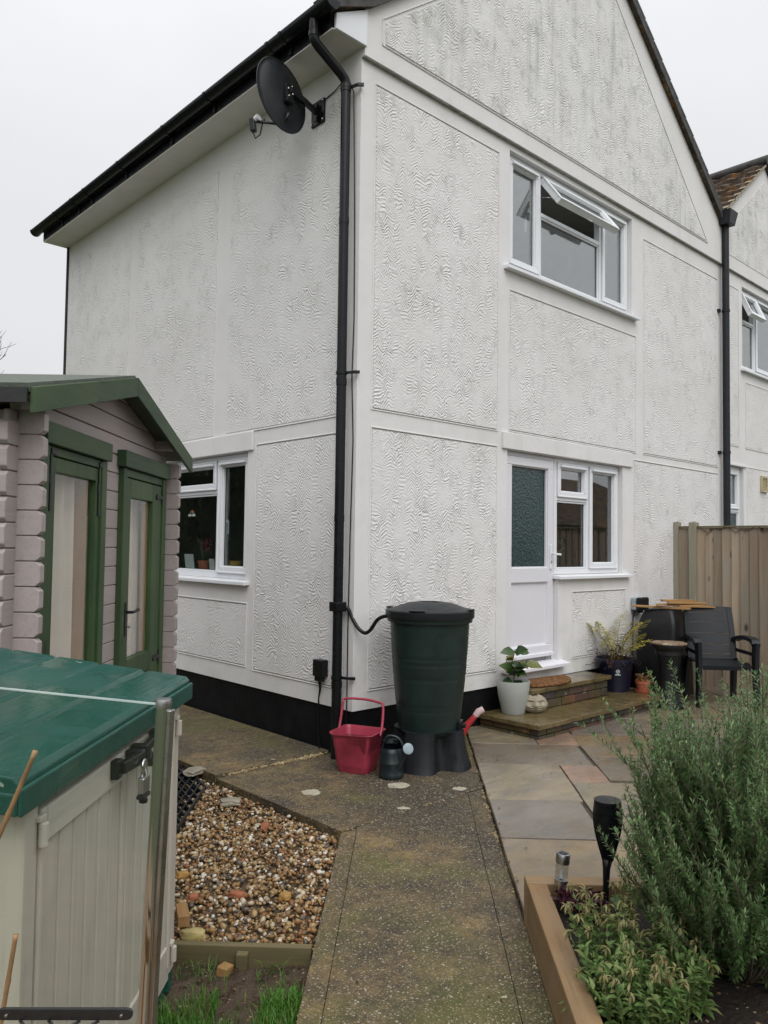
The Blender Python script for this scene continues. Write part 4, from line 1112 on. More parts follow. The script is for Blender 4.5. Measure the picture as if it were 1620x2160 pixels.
ld = mb.build('lid', M['lid'], bx, bevel=.004)
mb = MB(SF); mb.box(-.068, BL + .078, .0145, .026, .952, 1.012)
for xx in (-.068, BL + .064):
    mb.add([(xx, .014, .952), (xx + .014, .014, .952), (xx + .014, -BD, 1.055), (xx, -BD, 1.055), (xx, .014, 1.0), (xx + .014, .014, 1.0), (xx + .014, -BD, 1.10), (xx, -BD, 1.10)], [(0, 3, 2, 1), (4, 5, 6, 7), (0, 1, 5, 4), (1, 2, 6, 5), (2, 3, 7, 6), (3, 0, 4, 7)])
mb.build('lid_rim', M['lid'], ld, bevel=.010, seg=3)
# hasp: two black catches that meet at the middle
mb = MB(SF)
mb.box(.470, .505, .006, .030, .872, .925); mb.bar((.49, .030, .90), (.60, .052, .905), .024, .034); mb.box(.585, .612, .006, .058, .882, .925)
mb.box(.625, .655, .006, .058, .885, .93); mb.bar((.64, .045, .915), (.80, .030, .918), .022, .026); mb.box(.790, .822, .006, .032, .895, .935); mb.bar((.66, .05, .895), (.70, .045, .86), .02, .03)
mb.build('hasp', M['black_plastic'], bx, bevel=.004)
pk = thing('padlock', 'silver padlock hanging on the black hasp of the beige storage box', 'padlock', ab(-3.985 + .575, -.429 + .066, .895), R(45))
mb = MB(SF); mb.box(-.026, .026, -.010, .010, -.086, -.040); mb.build('body', M['chrome'], pk, bevel=.004)
mb = MB(SF); mb.box(-.028, .028, -.012, .012, -.100, -.088); mb.lathe([(.0, -.012), (.012, -.012), (.014, .0), (.0, .002)], (.0, .0, -.104), 12); mb.build('bumper', M['black_plastic'], pk, bevel=.003)
mb = MB(SF); mb.tube([(-.016, 0, -.042), (-.016, 0, -.01)] + [(-.016 * math.cos(t_), 0, -.01 + .016 * math.sin(t_)) for t_ in np.linspace(.3, PI - .3, 7)] + [(.016, 0, -.01), (.016, 0, -.042)], .0045, 8); mb.build('shackle', M['steel'], pk, smooth=True)

# ------------------------------------------------------------------ glass balustrade
bl = thing('glass_balustrade', 'clear glass balustrade with a round polished steel end post in front of the storage box', 'balustrade', (-3.033, -2.955, .30))
mb = MB(); mb.lathe([(0, 0), (.0135, 0), (.0135, .925), (.0, .925)], (0, 0, 0), 28); mb.build('post', M['steel'], bl, autos=40)
mb = MB(); mb.lathe([(.0, .924), (.0145, .924), (.0150, .934), (.0135, .9405), (.0, .941)], (0, 0, 0), 28); mb.build('cap', M['chrome'], bl, autos=40)
gd = Vector((-3.228 + 3.033, -2.664 + 2.955, 0)).normalized(); gn = Vector((gd.y, -gd.x, 0))
mb = MB(); mb.obox(gd * .012 + Vector((.012, .004, .46)) * 0 + gn * -.0 + Vector((0, 0, .46)), gd * .0165, gn * .005, (0, 0, .455)); 
mb = MB(); mb.obox(gd * -.0155 + Vector((0, 0, .46)), gd * .004, gn * .009, (0, 0, .462)); mb.build('channel', M['chrome'], bl, bevel=.002)
mb = MB(); mb.obox(gd * 1.015 + Vector((0, 0, .49)), gd, gn * .004, (0, 0, .438)); mb.build('pane', M['balu_glass'], bl)
mb = MB(); mb.obox(gd * 1.015 + Vector((0, 0, .9295)), gd, gn * .0041, (0, 0, .0012)); mb.build('pane_edge', M['glass_edge'], bl)
_rot = Matrix.Rotation(R(2.0), 3, fw); bl.rotation_euler = _rot.to_euler(); bl.location = Vector((-3.033, -2.955, 1.241)) - _rot @ Vector((0, 0, .941))   # it leans a little
dk = MB(); dc = Vector((-3.033, -2.955, 0))
for k in range(14):
    c_ = dc + gd * .75 - gn * (-.02) * 0 + (gn * (.06 - .125 * k))
    dk.obox(c_ + Vector((0, 0, .285)), gd * 1.0, gn * .058, (0, 0, .014))
if gn.dot(Vector((-3.74, -4.3, 0)) - dc) > 0:
    dk = MB()
    for k in range(14):
        c_ = dc + gd * .75 + gn * (-.06 + .125 * k)
        dk.obox(c_ + Vector((0, 0, .285)), gd * 1.0, gn * .058, (0, 0, .014))
struct(dk.build('deck', M['sleeper'], bevel=.004))

# black iron rack at the bottom left, on its own low timber upright
rk = thing('iron_rack', 'black iron hook rail with curled wires on a low timber rail, bottom left', 'hook rail', (-3.228, -3.026, .70))
q0, q1 = Vector((-3.300, -2.956, .777)), Vector((-3.155, -3.091, .779)); rd = (q1 - q0).normalized(); rn = Vector((-rd.y, rd.x, 0))
if rn.dot(Vector((-3.74, -4.3, 0)) - q0) < 0: rn = -rn
ro = Vector((-3.228, -3.026, .70)); L_ = (q1 - q0).length
RK = lambda u, d, v: tuple((q0 - ro) + rd * u + rn * d + Vector((0, 0, v)))
mb = MB(RK); n = 8
pl = [(0 + .009 * math.cos(a_), .009 * math.sin(a_)) for a_ in np.linspace(PI / 2, 3 * PI / 2, n)] + [(L_ + .009 * math.cos(a_), .009 * math.sin(a_)) for a_ in np.linspace(-PI / 2, PI / 2, n)]
mb.prism_v(pl, -.003, .003); mb.build('rail', M['iron'], rk, bevel=.001)
mb = MB(RK)
for u in (.008, L_ - .008): mb.lathe([(0, .002), (.003, .001), (.003, -.002)], (u, .004, 0), 8)
mb.build('screw', M['chrome'], rk)
for u in (.03, .075, .125, .155):
    mb = MB(RK); s_ = 1 if u < .1 else -1
    mb.tube([(u, .004, -.008)] + [(u + s_ * .03 * math.sin(t_), .006 + .016 * math.sin(t_), -.010 - .03 * (1 - math.cos(t_))) for t_ in np.linspace(.3, 3.6, 10)], .0025, 6); mb.build('hook', M['iron'], rk, smooth=True)
mb = MB(RK); mb.box(-.05, L_ + .03, -.030, -.004, -.085, -.033); mb.build('timber_rail', M['offcut'], rk, bevel=.003)
mb = MB(RK); mb.box(.06, .10, -.07, -.031, -.45, -.075); mb.build('upright', M['offcut'], rk)

def cane(pts, label):
    mb = MB(); pts = [Vector(p) for p in pts]; P_ = []; r_ = []
    n = 6
    for i in range(n):
        f = i / n; a_ = pts[0].lerp(pts[-1], f)
        P_ += [a_, pts[0].lerp(pts[-1], f + .02), pts[0].lerp(pts[-1], f + .15)]; r_ += [.0052, .0042, .0042]
    P_.append(pts[-1]); r_.append(.0045)
    o = mb.tube(P_, r_, 8).build('garden_cane', M['cane'], smooth=True)
    tag(o, label, 'cane', 'garden canes at the left edge')
e0, e1 = Vector((-3.241, -2.897, 1.168)), Vector((-3.28, -2.852, 1.024))
cane([e0, e0 + (e1 - e0) * 4.6], 'taller bamboo cane leaning in front of the green box lid')
e0, e1 = Vector((-3.253, -2.867, .852)), Vector((-3.263, -2.85, .732))
cane([e0, e0 + (e1 - e0) * 4.0], 'shorter dark cane low at the left edge, in front of the box end')

# ------------------------------------------------------------------ satellite dish
sd_ = thing('satellite_dish', 'dark grey satellite dish on a wall bracket beneath the eaves', 'satellite dish', (0, .49, 4.93))
ctr = Vector((-.38, -.02, -.02)); nd = Vector((-.13, .98, -.12)).normalized()
ux = nd.cross(Vector((0, 0, 1))).normalized(); uy = ux.cross(nd).normalized() * 1.0
mb = MB(); vs = [tuple(ctr - nd * .045)]; fs = []; NR_, NA = 9, 44
def dp_(r, t_, off=0.0): 
    return tuple(ctr + ux * (.245 * r * math.cos(t_)) + uy * (.285 * r * math.sin(t_)) + nd * (-.045 + .055 * r * r + off))
vs = [dp_(0, 0)]
for i in range(1, NR_ + 1):
    for k in range(NA): vs.append(dp_(i / NR_, 2 * PI * k / NA))
for k in range(NA): vs.append(dp_(1.025, 2 * PI * k / NA, -.006))
for k in range(NA): fs.append((0, 1 + k, 1 + (k + 1) % NA))
for i in range(NR_):
    for k in range(NA):
        a_ = 1 + i * NA + k; b_ = 1 + i * NA + (k + 1) % NA
        fs.append((a_, a_ + NA, b_ + NA, b_))
mb.add(vs, fs); o = mb.build('reflector', M['grey_plastic'], sd_, smooth=True)
m = o.modifiers.new('thick', 'SOLIDIFY'); m.thickness = .006
mb = MB(); bk = ctr - nd * .055
mb.obox(bk - nd * .015 - uy * .03, ux * .035, uy * .07, nd * .018)
mb.bar(tuple(bk - nd * .03), (-.15, -.03, -.0), .035, .045); mb.bar((-.15, -.03, .0), (-.012, .0, -.02), .034, .040)
mb.bar((-.04, -.005, .05), (-.04, -.005, -.09), .03, .025)
mb.build('arm', M['black_plastic'], sd_, bevel=.004)
mb = MB(); mb.box(-.022, -.004, -.075, .085, -.10, .09); mb.build('wall_plate', M['black_plastic'], sd_, bevel=.003)
mb = MB()
for p_ in ((-.025, -.06, .07), (-.025, .07, .07), (-.025, -.06, -.08), (-.025, .07, -.08)): mb.lathe([(0, -.006), (.008, -.005), (.008, .005), (0, .006)], p_, 8)
for k in range(4): mb.lathe([(0, -.005), (.006, -.004), (.006, .004), (0, .005)], tuple(bk - nd * .036 + uy * (.03 - .03 * k) + ux * (.02 * (-1) ** k)), 8)
mb.build('bolt', M['chrome'], sd_)
bt = ctr - uy * .235 + nd * .0
lnb = Vector((-.41, .265, -.125))
mb = MB(); mb.tube([tuple(bt - nd * .06 + uy * .06), tuple(bt + nd * .0), tuple(bt.lerp(lnb, .6)), tuple(lnb)], [.014, .014, .011, .011], 10); mb.build('feed_arm', M['black_plastic'], sd_, smooth=True)
mb = MB(); ld_ = (ctr - lnb).normalized()
mb.tube([tuple(lnb + Vector((0, .01, .02))), tuple(lnb + Vector((0, .01, .02)) + ld_ * .03)], .028, 14); fh = mb.build('feed_horn', M['cream_vent'], sd_, autos=40)
fh.data.materials[0] = M['upvc']
mb = MB(); mb.obox(lnb + Vector((-.015, .035, -.02)), (.020, .012, 0), (-.010, .020, 0), (.0, .01, .055)); mb.build('receiver', M['black_plastic'], sd_, bevel=.006)
mb = MB(); mb.tube([tuple(lnb + Vector((-.01, .035, -.075))), tuple(lnb + Vector((0, .02, -.125))), tuple(lnb + Vector((.01, -.03, -.11))), tuple(lnb + Vector((.01, -.06, -.03))), tuple(lnb + Vector((.01, -.09, -.01)))], .005, 6); mb.build('lead', M['black_plastic'], sd_, smooth=True)

# ------------------------------------------------------------------ sockets on the walls
so = thing('outdoor_socket', 'small black socket box with a hanging lead on the side wall beside the downpipe', 'socket', (0, .33, .60))
mb = MB(LEF); mb.box(-.060, .045, .005, .075, -.05, .075); mb.build('body', M['black_plastic'], so, bevel=.008)
mb = MB(LEF); mb.box(-.035, .035, .02, .06, -.085, -.05); mb.tube([(.0, .04, -.08), (-.01, .04, -.14), (.012, .036, -.22), (.01, .03, -.40), (.0, .03, -.59)], [.014, .009, .006, .006, .006], 8); mb.build('lead', M['black_plastic'], so)
so = thing('outdoor_socket', 'black weatherproof double socket on the gable wall, to the right of the door', 'socket', (3.98, 0, .94))
mb = MB(GAB); mb.box(-.105, .09, .005, .055, -.055, .075); mb.build('back_box', M['rose'], so, bevel=.01)
mb = MB(GAB); mb.box(-.09, .10, .056, .11, -.060, .080); mb.build('cover', M['black_plastic'], so, bevel=.018, seg=3)
mb = MB(GAB)
for k in range(3): mb.tube([(-.03 + k * .035, .06, -.055), (-.03 + k * .035, .06, -.085)], .009, 8)
mb.tube([(-.07, .03, -.06), (-.07, .012, -.15), (-.07, .011, -.6)], .006, 6); mb.build('gland', M['grey_plastic'], so)
# ------------------------------------------------------------------ water butt
wb = thing('water_butt', 'dark green water butt with a black lid on a plastic stand at the house corner', 'water butt', (.335, -.44, 0))
mb = MB(); prof = [(0, .235), (.205, .235), (.212, .25)]
def br(z): 
    f = (z - .25) / .78
    return .212 + .070 * f + .010 * math.sin(PI * f)
zs = list(np.linspace(.25, 1.00, 60))
for z in zs:
    r = br(z)
    for zc_ in (.40, .43, .62, .87 - .15, .755):
        r += -.0035 * math.exp(-((z - zc_) / .006) ** 2)
    prof.append((r, z))
prof += [(.300, 1.0), (.304, 1.03), (.29, 1.045)]
mb.lathe(prof, seg=56); mb.build('barrel', M['butt'], wb, autos=50)
mb = MB(); mb.lathe([(.288, 1.03), (.312, 1.028), (.316, 1.038), (.316, 1.078), (.306, 1.086), (.280, 1.088), (.265, 1.092), (.16, 1.128), (.085, 1.137), (.078, 1.133), (.070, 1.112), (.0, 1.112)], seg=56)
li_ = mb.build('lid', M['grey_plastic'], wb, autos=35)
mb = MB()
for t_ in (.3, 1.87, 3.44, 5.0): mb.lathe([(.278, 1.087), (.318, 1.087), (.318, 1.094), (.278, 1.096)], seg=8, arc=.35, a0=t_)
mb.build('clip', M['grey_plastic'], li_)
mb = MB(); n = 64; ring0 = []; vs = []; lev = [(0.0, .292), (.03, .282), (.10, .262), (.22, .240), (.26, .236)]
for z, r in lev:
    for k in range(n):
        t_ = 2 * PI * k / n
        fl = .5 + .5 * math.cos(4 * (t_ + .35)); fl = max(0, (fl - .55) / .45)
        rr = r * (1 - .34 * fl * (1 if z < .25 else .2)) * (1 + .05 * abs(math.cos(2 * (t_ - .4))))
        vs.append((rr * math.cos(t_), rr * math.sin(t_), z))
fs = [(i * n + k, i * n + (k + 1) % n, (i + 1) * n + (k + 1) % n, (i + 1) * n + k) for i in range(4) for k in range(n)]
fs.append(tuple(range(4 * n, 5 * n)))
mb.add(vs, fs); mb.build('stand', M['grey_plastic'], wb, autos=45)
mb = MB(); a_ = -1.05
mb.obox((.225 * math.cos(a_), .225 * math.sin(a_), .285), (.05 * -math.sin(a_), .05 * math.cos(a_), 0), (.012 * math.cos(a_), .012 * math.sin(a_), 0), (0, 0, .032)); 
mb.tube([(.225 * math.cos(a_), .225 * math.sin(a_), .285), (.265 * math.cos(a_), .265 * math.sin(a_), .285)], .016, 10); mb.build('tap', M['black_plastic'], wb, bevel=.003)
# link hose from the rainwater diverter on the downpipe
mb = MB(); O = Vector((-.335, .44, 0))
pts = [(-.052, .075, 1.085), (-.015, .045, 1.07), (.0, .01, 1.0), (.01, -.05, .93), (.025, -.10, .905), (.04, -.14, .93), (.055, -.19, 1.0), (.07, -.24, 1.03), (.085, -.29, 1.035), (.10, -.34, 1.035)]
P_ = [Vector(p) + O for p in pts]
def cr(P, n=6):
    out = []
    for i in range(len(P) - 1):
        a0, a1, a2, a3 = P[max(i - 1, 0)], P[i], P[i + 1], P[min(i + 2, len(P) - 1)]
        for k in range(n):
            t_ = k / n
            out.append(.5 * ((2 * a1) + (a2 - a0) * t_ + (2 * a0 - 5 * a1 + 4 * a2 - a3) * t_ ** 2 + (3 * a1 - a0 - 3 * a2 + a3) * t_ ** 3))
    return out + [P[-1]]
mb.tube(cr(P_), .0135, 10); mb.build('link_hose', M['black_plastic'], wb, smooth=True)
mb = MB(); mb.box(-.122, -.026, .045, .135, 1.05, 1.12); mb.build('diverter', M['black_plastic'], dp, bevel=.008)
mb = MB(); mb.box(-.023, .0, .09 - .02, .09 + .02, 1.07, 1.10) if False else None

# ------------------------------------------------------------------ bucket
bu = thing('bucket', 'red rectangular plastic bucket with its handle raised, holding water, by the downpipe', 'bucket', (-.140, -.225, 0), R(-66))
bu.scale = (1.15, 1.15, 1.06)
def rrect(w_, d_, r, n=6):
    pts = []
    for cx, cy, a0 in ((w_ - r, d_ - r, 0), (-w_ + r, d_ - r, PI / 2), (-w_ + r, -d_ + r, PI), (w_ - r, -d_ + r, 3 * PI / 2)):
        for k in range(n + 1): pts.append((cx + r * math.cos(a0 + k * PI / 2 / n), cy + r * math.sin(a0 + k * PI / 2 / n)))
    return pts
def loft(mb, secs, cap0=True, cap1=False):
    n = len(secs[0]); vs = [p for s in secs for p in s]
    fs = [(i * n + k, i * n + (k + 1) % n, (i + 1) * n + (k + 1) % n, (i + 1) * n + k) for i in range(len(secs) - 1) for k in range(n)]
    if cap0: fs.append(tuple(range(n))[::-1])
    if cap1: fs.append(tuple(range((len(secs) - 1) * n, len(secs) * n)))
    return mb.add(vs, fs)
def bsec(w_, d_, z, r=.035, lip=0.0, spout=0.0):
    out = []
    for x, y in rrect(w_, d_, r):
        k = math.exp(-((x + .06) / .05) ** 2) if y < -d_ + .02 else 0
        out.append((x, y - k * spout, z - .018 * k * (1 if lip else 0)))
    return out
mb = MB()
loft(mb, [bsec(.095, .085, 0), bsec(.099, .089, .01), bsec(.128, .112, .235, spout=.016), bsec(.138, .122, .243, lip=1, spout=.022), bsec(.140, .124, .25, lip=1, spout=.024), bsec(.131, .115, .25, lip=1, spout=.020), bsec(.125, .109, .235, spout=.014), bsec(.108, .096, .06), bsec(.098, .086, .012)], True, True)
mb.build('body', M['bucket'], bu, autos=50)
mb = MB(); loft(mb, [bsec(.1195, .1045, .19), bsec(.1196, .1046, .191)], True, True)
wt = NT('bucket water'); wt.fin((.035, .012, .012), .05, wt.bump(wt.noise(14, 2), .002, .15), spec=.6)
mb.build('water', wt.m, bu)
mb = MB(); hd_ = [(-.137, .02, .225), (-.139, .05, .30), (-.137, .075, .40), (-.125, .085, .425), (.0, .09, .432), (.10, .085, .42), (.128, .075, .40), (.139, .04, .29), (.138, .01, .225)]
mb.tube(cr([Vector(p) for p in hd_], 5), .0085, 8); mb.build('handle', M['bucket'], bu, smooth=True)

# ------------------------------------------------------------------ watering cans
wc = thing('watering_can', 'dark plastic watering can with a blue grey rose, between the bucket and the butt stand', 'watering can', (-.085, -.50, 0), R(-45))
mb = MB(); mb.lathe([(0, 0), (.078, 0), (.083, .008), (.083, .03), (.080, .036), (.080, .09), (.0825, .095), (.0825, .105), (.079, .11), (.078, .165), (.072, .18), (.066, .195)], seg=32)
mb.build('body', M['can'], wc, autos=45)
mb = MB(); mb.lathe([(.066, .195), (.06, .215), (.052, .235), (.056, .24), (.048, .236), (.042, .21)], (0, .0, 0), 32, arc=PI * 1.2, a0=PI * .0)
mb.tube(cr([Vector((-.05, .03, .22)), Vector((-.02, .02, .262)), Vector((.04, .01, .255)), Vector((.075, .005, .2)), Vector((.082, .0, .12))], 5), .010, 8); mb.build('handle', M['can'], wc, autos=50)
mb = MB(); mb.tube(cr([Vector((.045, -.045, .06)), Vector((.075, -.06, .12)), Vector((.095, -.07, .17)), Vector((.105, -.075, .195))], 5), [.018] * 5 + [.014] * 5 + [.011] * 6, 10); mb.build('spout', M['can'], wc, smooth=True)
mb = MB(); hd2 = Vector((.35, -.85, .35)).normalized(); c2 = Vector((.107, -.077, .205))
mb.tube([tuple(c2 - hd2 * .03), tuple(c2), tuple(c2 + hd2 * .012), tuple(c2 + hd2 * .016)], [.012, .034, .036, .031], 24); mb.build('rose', M['rose'], wc, autos=40)
rc = thing('watering_can', 'red watering can half hidden behind the butt stand, its pale tipped spout sticking out', 'watering can', (.685, -.34, 0), R(-42))
rc.scale = (1.22, 1.22, 1.15)
mb = MB(); mb.lathe([(0, 0), (.085, 0), (.09, .01), (.088, .12), (.07, .16), (.05, .17)], (-.05, 0, 0), 28); mb.build('body', M['red'], rc, autos=45)
mb = MB(); mb.tube([(.0, -.01, .05), (.06, -.01, .13), (.105, -.01, .19), (.135, -.01, .225), (.15, -.01, .245)], [.045, .032, .02, .017, .016], 12); mb.build('spout', M['red'], rc, smooth=True)
mb = MB(); mb.tube([(.145, -.01, .238), (.165, -.01, .265), (.195, -.01, .282)], [.019, .022, .020], 12); mb.build('spout_tip', M['pale_tip'], rc, autos=50)
mb = MB(); mb.tube(cr([Vector((-.13, 0, .06)), Vector((-.16, 0, .14)), Vector((-.12, 0, .22)), Vector((-.04, 0, .21)), Vector((-.02, 0, .165))], 5), .011, 8); mb.build('handle', M['red'], rc, smooth=True)

# ------------------------------------------------------------------ door steps
st = thing('door_steps', 'two mossy brick steps with stone treads up to the white back door', 'steps', (1.37, 0, 0))
def bricks(mb, x0, x1, y0, y1, z0, z1, rows):
    """skin of individual bricks round three sides"""
    h = (z1 - z0) / rows
    for r_ in range(rows):
        a_ = z0 + r_ * h + .004; b_ = z0 + (r_ + 1) * h - .004
        x = x0 - (.10 if r_ % 2 else 0)
        while x < x1:
            xa, xb = max(x, x0) + .004, min(x + .215, x1) - .004
            if xb - xa > .03: mb.box(xa, xb, y0 + random.uniform(-.003, .003), y0 + .08, a_, b_)
            x += .215
        for xs in (x0, x1 - .08):
            y = y0 + .084 - (.06 if r_ % 2 else 0)
            while y < y1:
                ya, yb = max(y, y0 + .084) + .004, min(y + .215, y1) - .002
                if yb - ya > .03: mb.box(xs + random.uniform(-.003, .003), xs + .08, ya, yb, a_, b_)
                y += .215
X1, X2 = 2.13, 1.60
for k_ in ((.03, X1 - .03, -.61, -.015, .0, .105), (.39, 1.575, -.29, -.015, .146, .295)):
    mb = MB(); bricks(mb, *k_, 2); bw = mb.build('brickwork', M['brick'], st, bevel=.005)
    mb = MB(); mb.box(k_[0] + .015, k_[1] - .015, k_[2] + .015, -.016, k_[4], k_[5] - .0005); mb.build('mortar', M['grout'], bw)
def tread(mb, x0, x1, y0, y1, z0, z1):
    n = 14; poly = []
    for (ax, ay), (bx_, by) in (((x0, y0), (x1, y0)), ((x1, y0), (x1, y1)), ((x1, y1), (x0, y1)), ((x0, y1), (x0, y0))):
        for k in range(n):
            f = k / n; j = .005 if k else 0
            poly.append((ax + (bx_ - ax) * f + random.uniform(-j, j), ay + (by - ay) * f + random.uniform(-j, j)))
    mb.prism(poly, z0, z1)
for k_ in ((0, .62, -.64, -.014, .107, .146), (.626, 1.40, -.64, -.014, .107, .145), (1.406, X1, -.64, -.014, .107, .147)):
    mb = MB(); tread(mb, *k_); mb.build('tread', M['wet_stone'], st, bevel=.006)
for k_ in ((.35, .98, -.32, -.014, .296, .333), (.986, 1.60, -.32, -.014, .296, .334)):
    mb = MB(); tread(mb, *k_); mb.build('tread', M['wet_stone'], st, bevel=.006)
dm = MB(); n = 40
poly = [(.0 + .40 * math.cos(PI + PI * i / n), -.0 + .30 * math.sin(PI + PI * i / n)) for i in range(n + 1)]
dm.prism(poly, 0, .022)
o = dm.build('doormat', M['mat'], bevel=.006); o.location = (2.10, -.035, .337); o.rotation_euler = (0, 0, R(-6)); tag(o, 'brown half-moon coir doormat on the upper door step', 'doormat')

# ------------------------------------------------------------------ plants and pots on the steps
def rv(): return Vector((random.gauss(0, 1), random.gauss(0, 1), random.gauss(0, 1))).normalized()
UPV = Vector((0, 0, 1))
pt = thing('potted_plant', 'pale grey flowerpot with a young glossy-leaved plant at the left end of the lower step', 'potted plant', (1.60, -.21, .147))
mb = MB(); mb.lathe([(0, 0), (.092, 0), (.098, .01), (.128, .16), (.140, .265), (.138, .272), (.130, .268), (.118, .22), (0, .22)], seg=40); mb.build('pot', M['greypot'], pt, autos=50)
mb = MB(); mb.lathe([(0, .232), (.121, .225)], seg=24); mb.build('soil', M['soil'], pt)
mb = MB(); st_ = [(.0, 0, .22), (.012, .0, .32), (.005, .01, .43), (.02, .0, .52)]
mb.tube(st_, [.006, .005, .004, .003], 7); mb.tube([(.01, 0, .30), (.06, -.03, .36), (.10, -.04, .40)], .003, 6); mb.tube([(.01, 0, .28), (-.04, -.03, .36)], .003, 6); mb.build('stem', M['twig'], pt)
mb = MB()
for (x, y, z), s_ in (((.02, 0, .52), .10), ((.02, 0, .51), .09), ((.01, 0, .46), .09), ((.005, .01, .43), .09), ((.01, 0, .39), .10), ((.10, -.04, .40), .10), ((.10, -.04, .40), .09), ((.08, -.035, .38), .09), ((.06, -.03, .36), .09), ((-.04, -.03, .36), .10), ((-.04, -.03, .36), .09), ((-.02, -.02, .33), .08), ((.012, 0, .33), .10), ((.04, -.02, .33), .10), ((.09, -.04, .39), .09), ((.03, -.02, .30), .09), ((.02, 0, .27), .09), ((-.01, 0, .26), .08), ((.015, 0, .50), .10), ((.01, 0, .44), .11), ((.05, -.03, .35), .11), ((.09, -.04, .40), .11), ((-.03, -.03, .35), .10), ((.02, 0, .31), .11), ((.07, -.03, .37), .11), ((.03, -.02, .34), .11)):
    a_ = random.uniform(0, 2 * PI); d_ = Vector((math.cos(a_), math.sin(a_), random.uniform(-.25, .6)))
    mb.leaf((x, y, z), d_, UPV * .8 + Vector((-.7, -.7, .0)) + rv() * .35, s_ * 1.5, s_ * .95, .25, .12)
mb.build('foliage', M['glossy_leaf'], pt, smooth=True, recalc=False)

fa = thing('stone_face', 'carved pale stone face ornament leaning against the grey flowerpot', 'ornament', (1.755, -.31, .146), R(-38))
bm = bmesh.new(); bmesh.ops.create_icosphere(bm, subdivisions=5, radius=1)
def gs(x, z, cx, cz, sx, sz): return math.exp(-((x - cx) / sx) ** 2 - ((z - cz) / sz) ** 2)
for v in bm.verts:
    x, y, z = v.co
    f = max(0, -y) ** .6
    dy = 0
    dy += .30 * gs(x, z, 0, .0, .15, .24) + .12 * gs(x, z, 0, -.12, .24, .10)          # nose
    for s_ in (-1, 1):
        dy += -.22 * gs(x, z, s_ * .38, .30, .20, .10)                                     # sockets
        dy += .20 * gs(x, z, s_ * .38, .25, .15, .07)                                     # closed lids
        dy += -.10 * gs(x, z, s_ * .38, .19, .17, .02)
        dy += .18 * gs(x, z, s_ * .38, .48, .26, .07)                                      # brows
        dy += .18 * gs(x, z, s_ * .55, -.12, .20, .20)                                     # cheeks
        dy += -.10 * gs(x, z, s_ * .30, -.16, .04, .16)
    zm = -.42 + .22 * x * x
    dy += .15 * math.exp(-((x) / .50) ** 2 - ((z - zm - .09) / .06) ** 2) + .15 * math.exp(-((x) / .46) ** 2 - ((z - zm + .10) / .06) ** 2)
    dy += -.20 * math.exp(-((x) / .52) ** 4 - ((z - zm) / .030) ** 2)
    dy += -.06 * gs(x, z, 0, .62, .5, .02)
    dy += .05 * mnoise.noise(Vector((x * 4, y * 4, z * 4)))
    y -= dy * f * 1.1
    top = 1 - .18 * max(0, z) * (1 if abs(x) < .25 else 0)
    v.co = Vector((x * .112 * (1.05 if z < .1 else 1.0), y * .075, .075 + z * .080 * top))
me = bpy.data.meshes.new('head'); bm.to_mesh(me); bm.free(); me.materials.append(M['stone'])
o = bpy.data.objects.new('head', me); COL.objects.link(o); o.parent = fa; me.polygons.foreach_set('use_smooth', [True] * len(me.polygons))

nv = thing('potted_fern', 'large navy flowerpot with a yellowing fern beside the door steps', 'potted plant', (3.28, -.215, .147))
nv.location = (3.23, -.205, .147)
mb = MB(); mb.lathe([(0, 0), (.125, 0), (.13, .01), (.172, .27), (.188, .285), (.19, .315), (.178, .315), (.16, .27), (0, .27)], seg=44); mb.build('pot', M['navypot'], nv, autos=50)
mb = MB(); mb.lathe([(0, .285), (.165, .278)], seg=24); mb.build('soil', M['soil'], nv)
mb = MB(); a_ = math.atan2(-.62, -.78)
def onpot(t_, z, r_=.0015): 
    r = .13 + .042 * (z - .01) / .26 + r_
    return (r * math.cos(t_), r * math.sin(t_), z)
def arc_strip(mb, t0, t1, z0, z1, n=10):
    vs = []
    for i in range(n + 1):
        t_ = t0 + (t1 - t0) * i / n; vs += [onpot(t_, z0), onpot(t_, z1)]
    mb.add(vs, [(2 * i, 2 * i + 2, 2 * i + 3, 2 * i + 1) for i in range(n)])
vs = []; n = 16                                                    # round white badge with a stroke under it
for ring_ in ((.019, .013),):
    ri, ro_ = ring_[1], ring_[0]
    for i in range(n):
        tt = 2 * PI * i / n
        vs += [onpot(a_ + ri * math.cos(tt) / .165, .205 + ri * math.sin(tt)), onpot(a_ + ro_ * math.cos(tt) / .165, .205 + ro_ * math.sin(tt))]
mb.add(vs, [(2 * i, 2 * i + 1, (2 * i + 3) % (2 * n), (2 * i + 2) % (2 * n)) for i in range(n)])
arc_strip(mb, a_ - .03, a_ + .05, .199, .211); arc_strip(mb, a_ - .16, a_ + .16, .168, .178)
mb.build('badge', M['decal'], nv, recalc=False)
mb = MB(); fr_ = MB(); dd_ = MB()
specs = [(-2.5, .40, .62), (-2.2, .34, .56), (-1.9, .30, .46), (.1, .36, .60), (-.4, .42, .52), (-.9, .34, .34), (-1.3, .26, .30), (.6, .30, .42), (-2.8, .30, .34), (-.15, .44, .36), (2.4, .26, .5), (1.6, .2, .5), (-1.0, .22, .52)]
